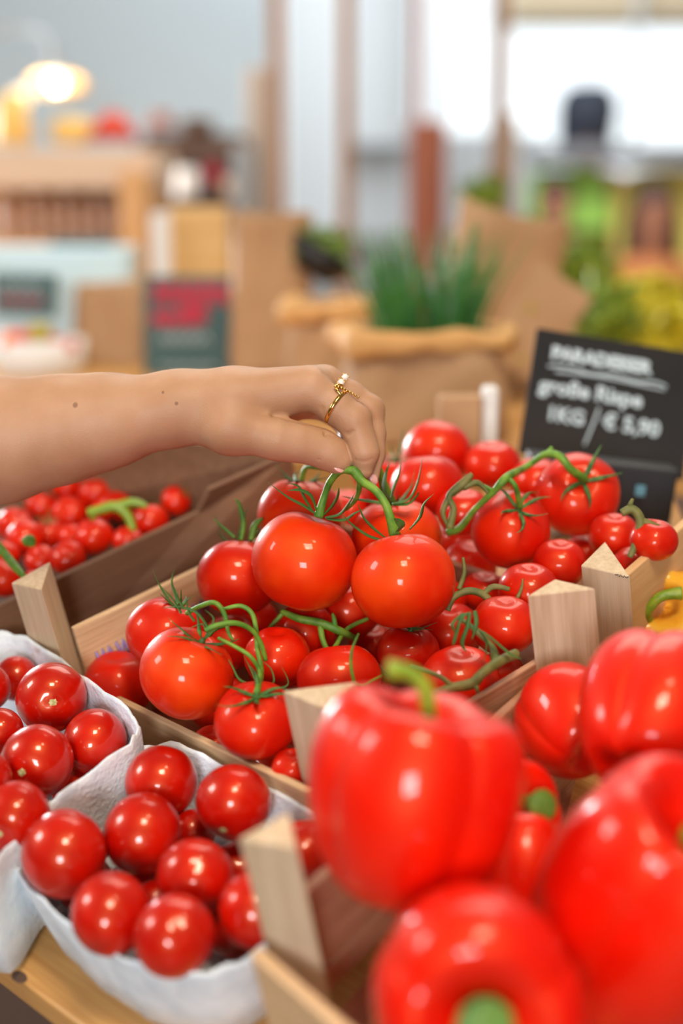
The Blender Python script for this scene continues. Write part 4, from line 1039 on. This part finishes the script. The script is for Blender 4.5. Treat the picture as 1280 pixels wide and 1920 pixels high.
# card tags
cd = pxbox('kraft_card', 945, 512, 1068, 700, 1.75, .004, M['kraft'], None, .001, 0, math.radians(33)); tag(cd, 'tilted kraft card with two dark eyelets between chives and chalkboard', 'card')
for (x, y) in ((994, 578), (976, 674)):
    V, Fc = revolve([(0, .001), (.0045, .001), (.0045, -.001), (0, -.001)], 12)
    c0 = U(x, y, 1.745); ey = mesh('eyelet', [Vector((v.x, v.z, v.y)) + c0 for v in V], Fc, M['olive'], None, c0)
    ey.parent = cd; ey.rotation_mode = 'QUATERNION'; ey.rotation_quaternion = cd.rotation_quaternion.inverted(); ey.location = cd.rotation_quaternion.inverted() @ (c0 - cd.location)
# small block and pale post behind the pile
sb = empty('wooden_block', U(868, 838, 1.27)); tag(sb, 'tan wooden block with a pale side standing behind the topmost tomato', 'block')
pxbox('front_panel', 822, 744, 904, 838, 1.27, .02, M['kraft'], sb, .003); pxbox('side_panel', 905, 728, 934, 838, 1.275, .02, M['white'], sb, .003)
# dark potted plant
def leafball(name, c, R, n, m, ls, label, cat, seed, sc=(1, 1, 1), parent=None):
    r = random.Random(seed); V = []; Fc = []
    for k in range(n):
        v = Vector((r.gauss(0, 1), r.gauss(0, 1), r.gauss(0, 1))).normalized()*(r.random()**.4)*R
        p = c + Vector((v.x*sc[0], v.y*sc[1], v.z*sc[2])); q = Quaternion(Vector((r.gauss(0, 1), r.gauss(0, 1), r.gauss(0, 1))).normalized(), r.random()*6)
        l = ls*r.uniform(.6, 1.3); b = len(V)
        for (x, y, z) in ((0, 0, 0), (.5, .28, .06), (1, 0, 0), (.5, -.28, .06), (.5, 0, -.05)): V.append(p + q @ Vector((x*l, y*l, z*l)))
        Fc += [(b, b+1, b+4), (b+1, b+2, b+4), (b+2, b+3, b+4), (b+3, b, b+4)]
    o = mesh(name, V, Fc, m, parent, c); 
    if label: tag(o, label, cat)
    return o
pe = empty('potted_plant', U(600, 520, 2.05)); tag(pe, 'small yellow-green plant in a dark bowl above the golden bag rim', 'plant')
q = Quaternion((0, 1, 0), math.radians(32))
V, Fc = revolve([(0, -.03), (.03, -.03), (.044, -.012), (.050, .012), (.045, .012), (.04, -.008), (0, -.015)], 24)
c0 = U(602, 478, 2.0); mesh('bowl', [c0 + q @ v for v in V], Fc, M['black'], pe, c0)
leafball('foliage', U(590, 462, 2.0), .036, 260, M['leaf'], .018, None, None, 2, (1.3, .8, .8), pe)
for i, (x, y, d, R, n, m, lb) in enumerate([
    (1200, 600, 2.3, .072, 600, 'yellow', 'yellow flowering plant above the large chalkboard'),
    (1090, 520, 2.6, .066, 420, 'leaf', 'leafy green plant behind the kraft card'),
    (1130, 600, 2.1, .050, 300, 'leaf', 'low green leaves just above the top edge of the chalkboard'),
    (1268, 628, 2.15, .042, 300, 'yellow', 'yellow-green blossoms at the right photo edge above the chalkboard'),
    (995, 440, 2.9, .035, 160, 'leaf', 'small green plant above the wide paper bag'),
    (905, 365, 3.0, .04, 160, 'leaf', 'sprig of green leaves over the paper bag top, under the window')]):
    pl = empty('potted_plant', U(x, y+60, d)); tag(pl, lb, 'plant')
    leafball('foliage', U(x, y, d), R, n, M[m], .03, None, None, 50+i, (1.1, .8, 1.0), pl)
    V, Fc = tube([U(x, y+5, d), U(x+4, y+90, d), U(x, y+190, d)], [.006, .006, .006], 6); mesh('stalk', V, Fc, M['leaf'], pl, U(x, y, d))
# =================================================================== left background: bowl, papers, shelf
bw = empty('white_tray', U(80, 705, 2.1)); tag(bw, 'white tray of orange and green tomatoes at the left edge', 'tray')
V, Fc = revolve([(0, -.03), (.062, -.03), (.07, .03), (.066, .03), (.058, -.02), (0, -.02)], 32)
c0 = U(76, 672, 2.16); mesh('dish', [c0 + Vector((v.x, v.y*.7, v.z)) for v in V], Fc, M['white'], bw, c0)
for (x, y, r, m, lb) in ((20, 634, 22, 'tangerine', 'orange tomato at the left of the white tray'), (46, 632, 22, 'red', 'pinkish red tomato second from left in the white tray'), (74, 622, 24, 'olive', 'olive-green tomato in the white tray'),
                         (106, 642, 18, 'red', 'red tomato right of the olive one in the white tray'), (132, 644, 14, 'red', 'rightmost small red tomato in the white tray')):
    V, Fc = revolve([(math.sin(math.pi*i/10), math.cos(math.pi*i/10)*.9) for i in range(11)], 16); R = r*2.13/F
    c0 = U(x, y+4, 2.13); tag(mesh('tomato', [c0 + v*R for v in V], Fc, M[m], None, c0), lb, 'tomato', 'tomatoes in the white tray')
tag(pxbox('paper_stack', -60, 468, 240, 530, 2.5, .15, M['paper_b'], None, .004), 'stack of pale blue-white paper in front of the shelf unit', 'paper')
tag(pxbox('paper_sheet', -40, 530, 150, 690, 2.32, .01, M['paper_b'], None, .002, 0, math.radians(-4)), 'pale blue sheet behind the small sign and the tray', 'paper')
tag(pxbox('folder', 90, 452, 200, 476, 2.6, .1, M['teal'], None, .004), 'dark green folder lying on the paper stack', 'folder')
fb = empty('box_file', U(355, 530, 2.35)); tag(fb, 'upright golden wooden board box with a white spine, behind the teal chalkboard', 'box')
pxbox('spine', 284, 402, 318, 540, 2.3, .03, M['white'], fb, .003)
pxbox('cover', 319, 392, 428, 540, 2.33, .05, wood('golden_board', (.62, .36, .12), (.75, .50, .22), .6, 24), fb, .003)
su = empty('shelf_unit', U(120, 560, 3.2)); tag(su, 'pale wooden shelf unit at left with a thick top and a row of jars inside', 'shelf')
pxbox('top', -120, 282, 290, 352, 3.05, .4, M['shelfw'], su, .006)
pxbox('side_panel', 240, 352, 290, 1490, 3.08, .38, M['shelfo'], su, .005)
pxbox('back_panel', -120, 352, 240, 1370, 3.45, .02, M['shelfo'], su, .002)
pxbox('shelf_board', -120, 452, 240, 475, 3.1, .34, M['shelfo'], su, .004)
V0, F0 = revolve([(0, .5), (.28, .5), (.30, .42), (.46, .34), (.5, .2), (.5, -.46), (.42, -.5), (0, -.5)], 20)
for k in range(8):
    x = 8 + k*29; c0 = U(x, 412, 3.2); s = .075
    j = mesh('jar', [c0 + Vector((v.x*s*.42*2*.5, v.y*s*.42, v.z*s*1.15)) for v in V0], F0, M['jar'], None, c0-Vector((0, 0, .043)))
    tag(j, 'brown jar on the shelf, number %s from the left photo edge' % ['one', 'two', 'three', 'four', 'five', 'six', 'seven', 'eight'][k], 'jar', 'jars in the shelf unit')
    mesh('lid', [c0 + Vector((v.x*s*.32, v.y*s*.32, .052 + v.z*.012)) for v in V0], F0, M['dark'] if k % 2 else M['white'], j, c0)
# things on the shelf top
def lathe_thing(name, x, y, d, prof, s, m, label, cat, parent=None, n=24):
    V, Fc = revolve(prof, n); c0 = U(x, y, d); o = mesh(name, [c0 + v*s for v in V], Fc, m, parent, c0)
    if label: tag(o, label, cat)
    return o
lathe_thing('amber_lantern', 22, 222, 3.2, [(0, .9), (.5, .8), (.62, 0), (.7, -.9), (0, -.92)], .062, M['amber'], 'tall amber lit lantern at the left edge on the shelf unit', 'lantern')
lathe_thing('amber_bowl', 135, 248, 3.2, [(0, .5), (.6, .55), (.9, .2), (.8, -.4), (0, -.5)], .055, M['amber'], 'low amber bowl on top of the shelf unit under the lamp', 'bowl')
lathe_thing('red_cloth', 212, 240, 3.2, [(0, .7), (.4, .6), (.8, .1), (1.1, -.5), (0, -.55)], .052, M['red'], 'red folded cloth on the right end of the shelf unit top', 'cloth')
# dark cabinet
dcab = empty('dark_cabinet', U(365, 520, 3.6)); tag(dcab, 'dark open cabinet behind the shelf unit with tins inside', 'cabinet')
pxbox('top', 268, 252, 450, 300, 3.6, .3, M['dark'], dcab, .004); pxbox('back_panel', 268, 300, 450, 1265, 3.85, .02, M['dark'], dcab, .002)
pxbox('side_panel', 445, 300, 475, 1325, 3.62, .25, M['frame_g'], dcab, .004); pxbox('shelf_board', 290, 378, 446, 392, 3.62, .22, M['dark'], dcab, .002)
lathe_thing('hat', 302, 232, 3.6, [(0, .55), (.45, .5), (.5, -.05), (1, -.12), (1, -.2), (0, -.2)], .055, M['brownred'], 'dark reddish-brown hat on the dark cabinet', 'hat')
lathe_thing('basket', 370, 236, 3.6, [(0, .3), (.7, .35), (.8, 0), (.7, -.35), (0, -.35)], .055, M['dark'], 'low dark brown basket on the dark cabinet', 'basket')
lathe_thing('white_jar', 350, 340, 3.64, [(0, .6), (.5, .6), (.6, .3), (.6, -.7), (0, -.72)], .055, M['white'], 'round white jar inside the dark cabinet', 'jar')
lathe_thing('crimson_tin', 400, 325, 3.64, [(0, .5), (.5, .5), (.5, -.5), (0, -.5)], .045, M['crimson'], 'crimson tin next to the white jar in the cabinet', 'tin')
lathe_thing('pink_tin', 428, 350, 3.64, [(0, .6), (.5, .6), (.5, -.6), (0, -.6)], .035, M['shelfw'], 'pale pink tin at the right of the cabinet', 'tin')
tag(pxbox('brown_curtain', 470, 165, 506, 1238, 4.0, .05, noisy(mat('taupe_cloth', (.42, .32, .26), .8), (.38, .28, .22), (.48, .38, .30), 3), None, .01), 'narrow taupe curtain beside the leftmost window post', 'curtain')
tag(pxbox('russet_curtain', 762, 250, 832, 1052, 5.0, .05, M['frame_r'], None, .02), 'russet hanging cloth beyond the thin red window post', 'curtain')
tag(pxbox('beige_column', 918, 240, 958, 1080, 4.8, .1, wood('beige_column_wood', (.42, .30, .21), (.5, .38, .28)), None, .01), 'beige wooden column base under the right window post', 'column')
# lamp
lp = empty('wall_lamp', U(108, 150, 3.9)); tag(lp, 'lit wall lamp with a round cream shade on a curved dark arm, upper left', 'lamp')
q = Quaternion((1, 0, 0), math.radians(-22))
V, Fc = revolve([(0, .35), (.2, .33), (.3, .1), (1.0, -.12), (1.0, -.18), (.25, .02), (0, .05)], 32)
c0 = U(109, 152, 3.9); mesh('lamp_shade', [c0 + q @ (v*.078) for v in V], Fc, M['shade'], lp, c0)
V, Fc = revolve([(math.sin(math.pi*i/10), math.cos(math.pi*i/10)) for i in range(11)], 20)
cb = U(107, 152, 3.83); mesh('bulb', [cb + v*.024 for v in V], Fc, M['glow'], lp, cb)
V, Fc = tube([U(100, 125, 3.92), U(98, 95, 3.95), U(80, 62, 3.98), U(40, 52, 4.0), U(-30, 60, 4.0)], [.014, .012, .008, .007, .007], 8); mesh('arm', V, Fc, M['frame_g'], lp, U(98, 100, 3.95))
bulb('lamp_light', cb + Vector((0, -.06, -.05)), 6, (1, .72, .38), .03)
lp2 = empty('lamp', U(40, 282, 3.2)); tag(lp2, 'small round lit globe lamp below and left of the wall lamp', 'lamp')
cb = U(40, 182, 3.3); mesh('globe', [cb + v*.022 for v in revolve([(math.sin(math.pi*i/10), math.cos(math.pi*i/10)) for i in range(11)], 20)[0]], Fc if False else revolve([(0, 1)]+[(1, 0)]*9+[(0, -1)], 20)[1], mat('lit_globe', (1, .9, .7), .5, emit=(1, .70, .38), es=1.6), lp2, cb)
V, Fc = tube([U(40, 195, 3.3), U(40, 290, 3.3)], [.006, .010], 8); mesh('base', V, Fc, M['frame_g'], lp2, U(40, 200, 3.3))
# =================================================================== hall at right: beam, panels, people
tag(pxbox('grey_counter', 1000, 272, 1420, 308, 6.9, .3, M['grey'], None, .03), 'long dark grey beam across the hall at right, above the coloured panels', 'beam')
def roundpanel(x0, y0, x1, y1, d, m, label):
    n = 24; pts = []; w_, h_ = (x1-x0), (y1-y0)
    for k in range(n+1):
        a = math.pi - math.pi*k/n; ex = .55
        pts.append(((x0+x1)/2 + w_/2*math.copysign(abs(math.cos(a))**ex, math.cos(a)), y0 + h_*.35 - h_*.35*abs(math.sin(a))**ex))
    pts += [(x1, y1), (x0, y1)]
    o = prism('stall_panel', [U(x, y, d) for x, y in pts], Vector((0, .05, 0)), m, None, .005); tag(o, label, 'panel'); return o
roundpanel(992, 314, 1143, 430, 7.2, M['limeglow'], 'bright lime-green panel with rounded top in the hall')
roundpanel(1150, 312, 1420, 600, 7.2, M['yellowp'], 'yellow panel with rounded top behind the long-haired person')
def figure(x, y, d, label, top, seated=False, hair_long=False, s=1.0, hairm='hair'):
    hd = cw(ray(x, y)*d); s_ = s
    def K(dx, dy, dz): return Vector((hd.x + dx*s_, hd.y + dy*s_, hd.z + dz*s_))
    hh = .018
    e = [(K(0, 0, .05), .085, K(0, -.01, -.05), .070), (K(0, 0, -.08), .05, K(0, 0, -.19), .055), (K(-.10, 0, -.24), .075, K(.10, 0, -.24), .075), (K(0, 0, -.28), .12, K(0, 0, -.62), .12), (K(-.06, 0, -.62), .11, K(.06, 0, -.62), .11)]
    for sgn in (-1, 1):
        e += [(K(sgn*.17, 0, -.24), .055, K(sgn*.22, -.02, -.52), .045), (K(sgn*.22, -.02, -.52), .042, K(sgn*.16, -.24, -.60), .032), (K(sgn*.16, -.24, -.60), .03, K(sgn*.13, -.32, -.60), .034)]
        if seated: e += [(K(sgn*.09, 0, -.68), .09, K(sgn*.12, -.42, -.66), .065), (K(sgn*.12, -.42, -.66), .06, K(sgn*.12, -.40, -1.10), .04), (K(sgn*.12, -.40, -1.10), .04, K(sgn*.12, -.54, -1.13), .035)]
        else: e += [(K(sgn*.09, 0, -.72), .09, K(sgn*.10, 0, -1.14), .062), (K(sgn*.10, 0, -1.14), .058, K(sgn*.10, .02, -1.56), .04), (K(sgn*.10, .02, -1.56), .04, K(sgn*.10, -.12, -1.59), .035)]
    lo_ = K(-.34, -.62, -1.68); hi_ = K(.34, .2, .2)
    G = grid(tuple(lo_), tuple(hi_), hh)
    def build(prims, k, grow=0.0, clipz=None):
        D = None
        for a, ra, b, rb in prims:
            dd = cone_sdf(*G, a, b, ra*s_+grow, rb*s_+grow); D = dd if D is None else smin(D, dd, k)
        if clipz: D = np.maximum(D, clipz - G[2])
        return nets(D, tuple(lo_), hh)
    def toobj(name, r, m, parent):
        v, Q_ = r; o = mesh(name, [Vector(p) for p in v], [tuple(int(i) for i in q_) for q_ in Q_], m, parent, parent.location if parent else K(0, 0, -.6))
        bm = bmesh.new(); bm.from_mesh(o.data); bmesh.ops.recalc_face_normals(bm, faces=bm.faces); bm.to_mesh(o.data); bm.free(); return o
    body = toobj('person', build(e, .04), M['skin2'], None); tag(body, label, 'person')
    toobj('shirt', build(e[2:5] + [e[5], e[8 + (0 if not seated else 0)] if False else e[5]], .05, .016), top, body)
    toobj('trousers', build([p for p in e[5:] if p[0].z < hd.z-.6*s_ and p[1] > .05*s_], .04, .014), M['navy'], body)
    hp = [(K(0, .02, .07), .098, K(0, .05, -.02), .085)]
    if hairm == 'navy': hp = [(K(0, .0, .10), .135, K(0, .05, -.02), .125), (K(-.05, .03, -.05), .07, K(.05, .03, -.05), .07)]
    if hair_long: hp += [(K(-.07, .04, .0), .05, K(-.09, .02, -.30), .04), (K(.07, .04, .0), .05, K(.09, .02, -.30), .045), (K(0, .07, 0), .07, K(0, .08, -.3), .06)]
    toobj('hair', build(hp, .03), M[hairm], body)
    return body
figure(1226, 415, 5.6, 'seated person with long dark hair and an orange top, in front of the yellow panel', M['orange'], True, True, .95)
figure(1040, 392, 6.9, 'seated person with short dark hair in front of the lime-green panel', M['brownred'], True, False, .92)
figure(1100, 250, 7.6, 'standing person with dark bushy hair and russet top, against the bright window', M['brownred'], False, False, 1.2, 'navy')
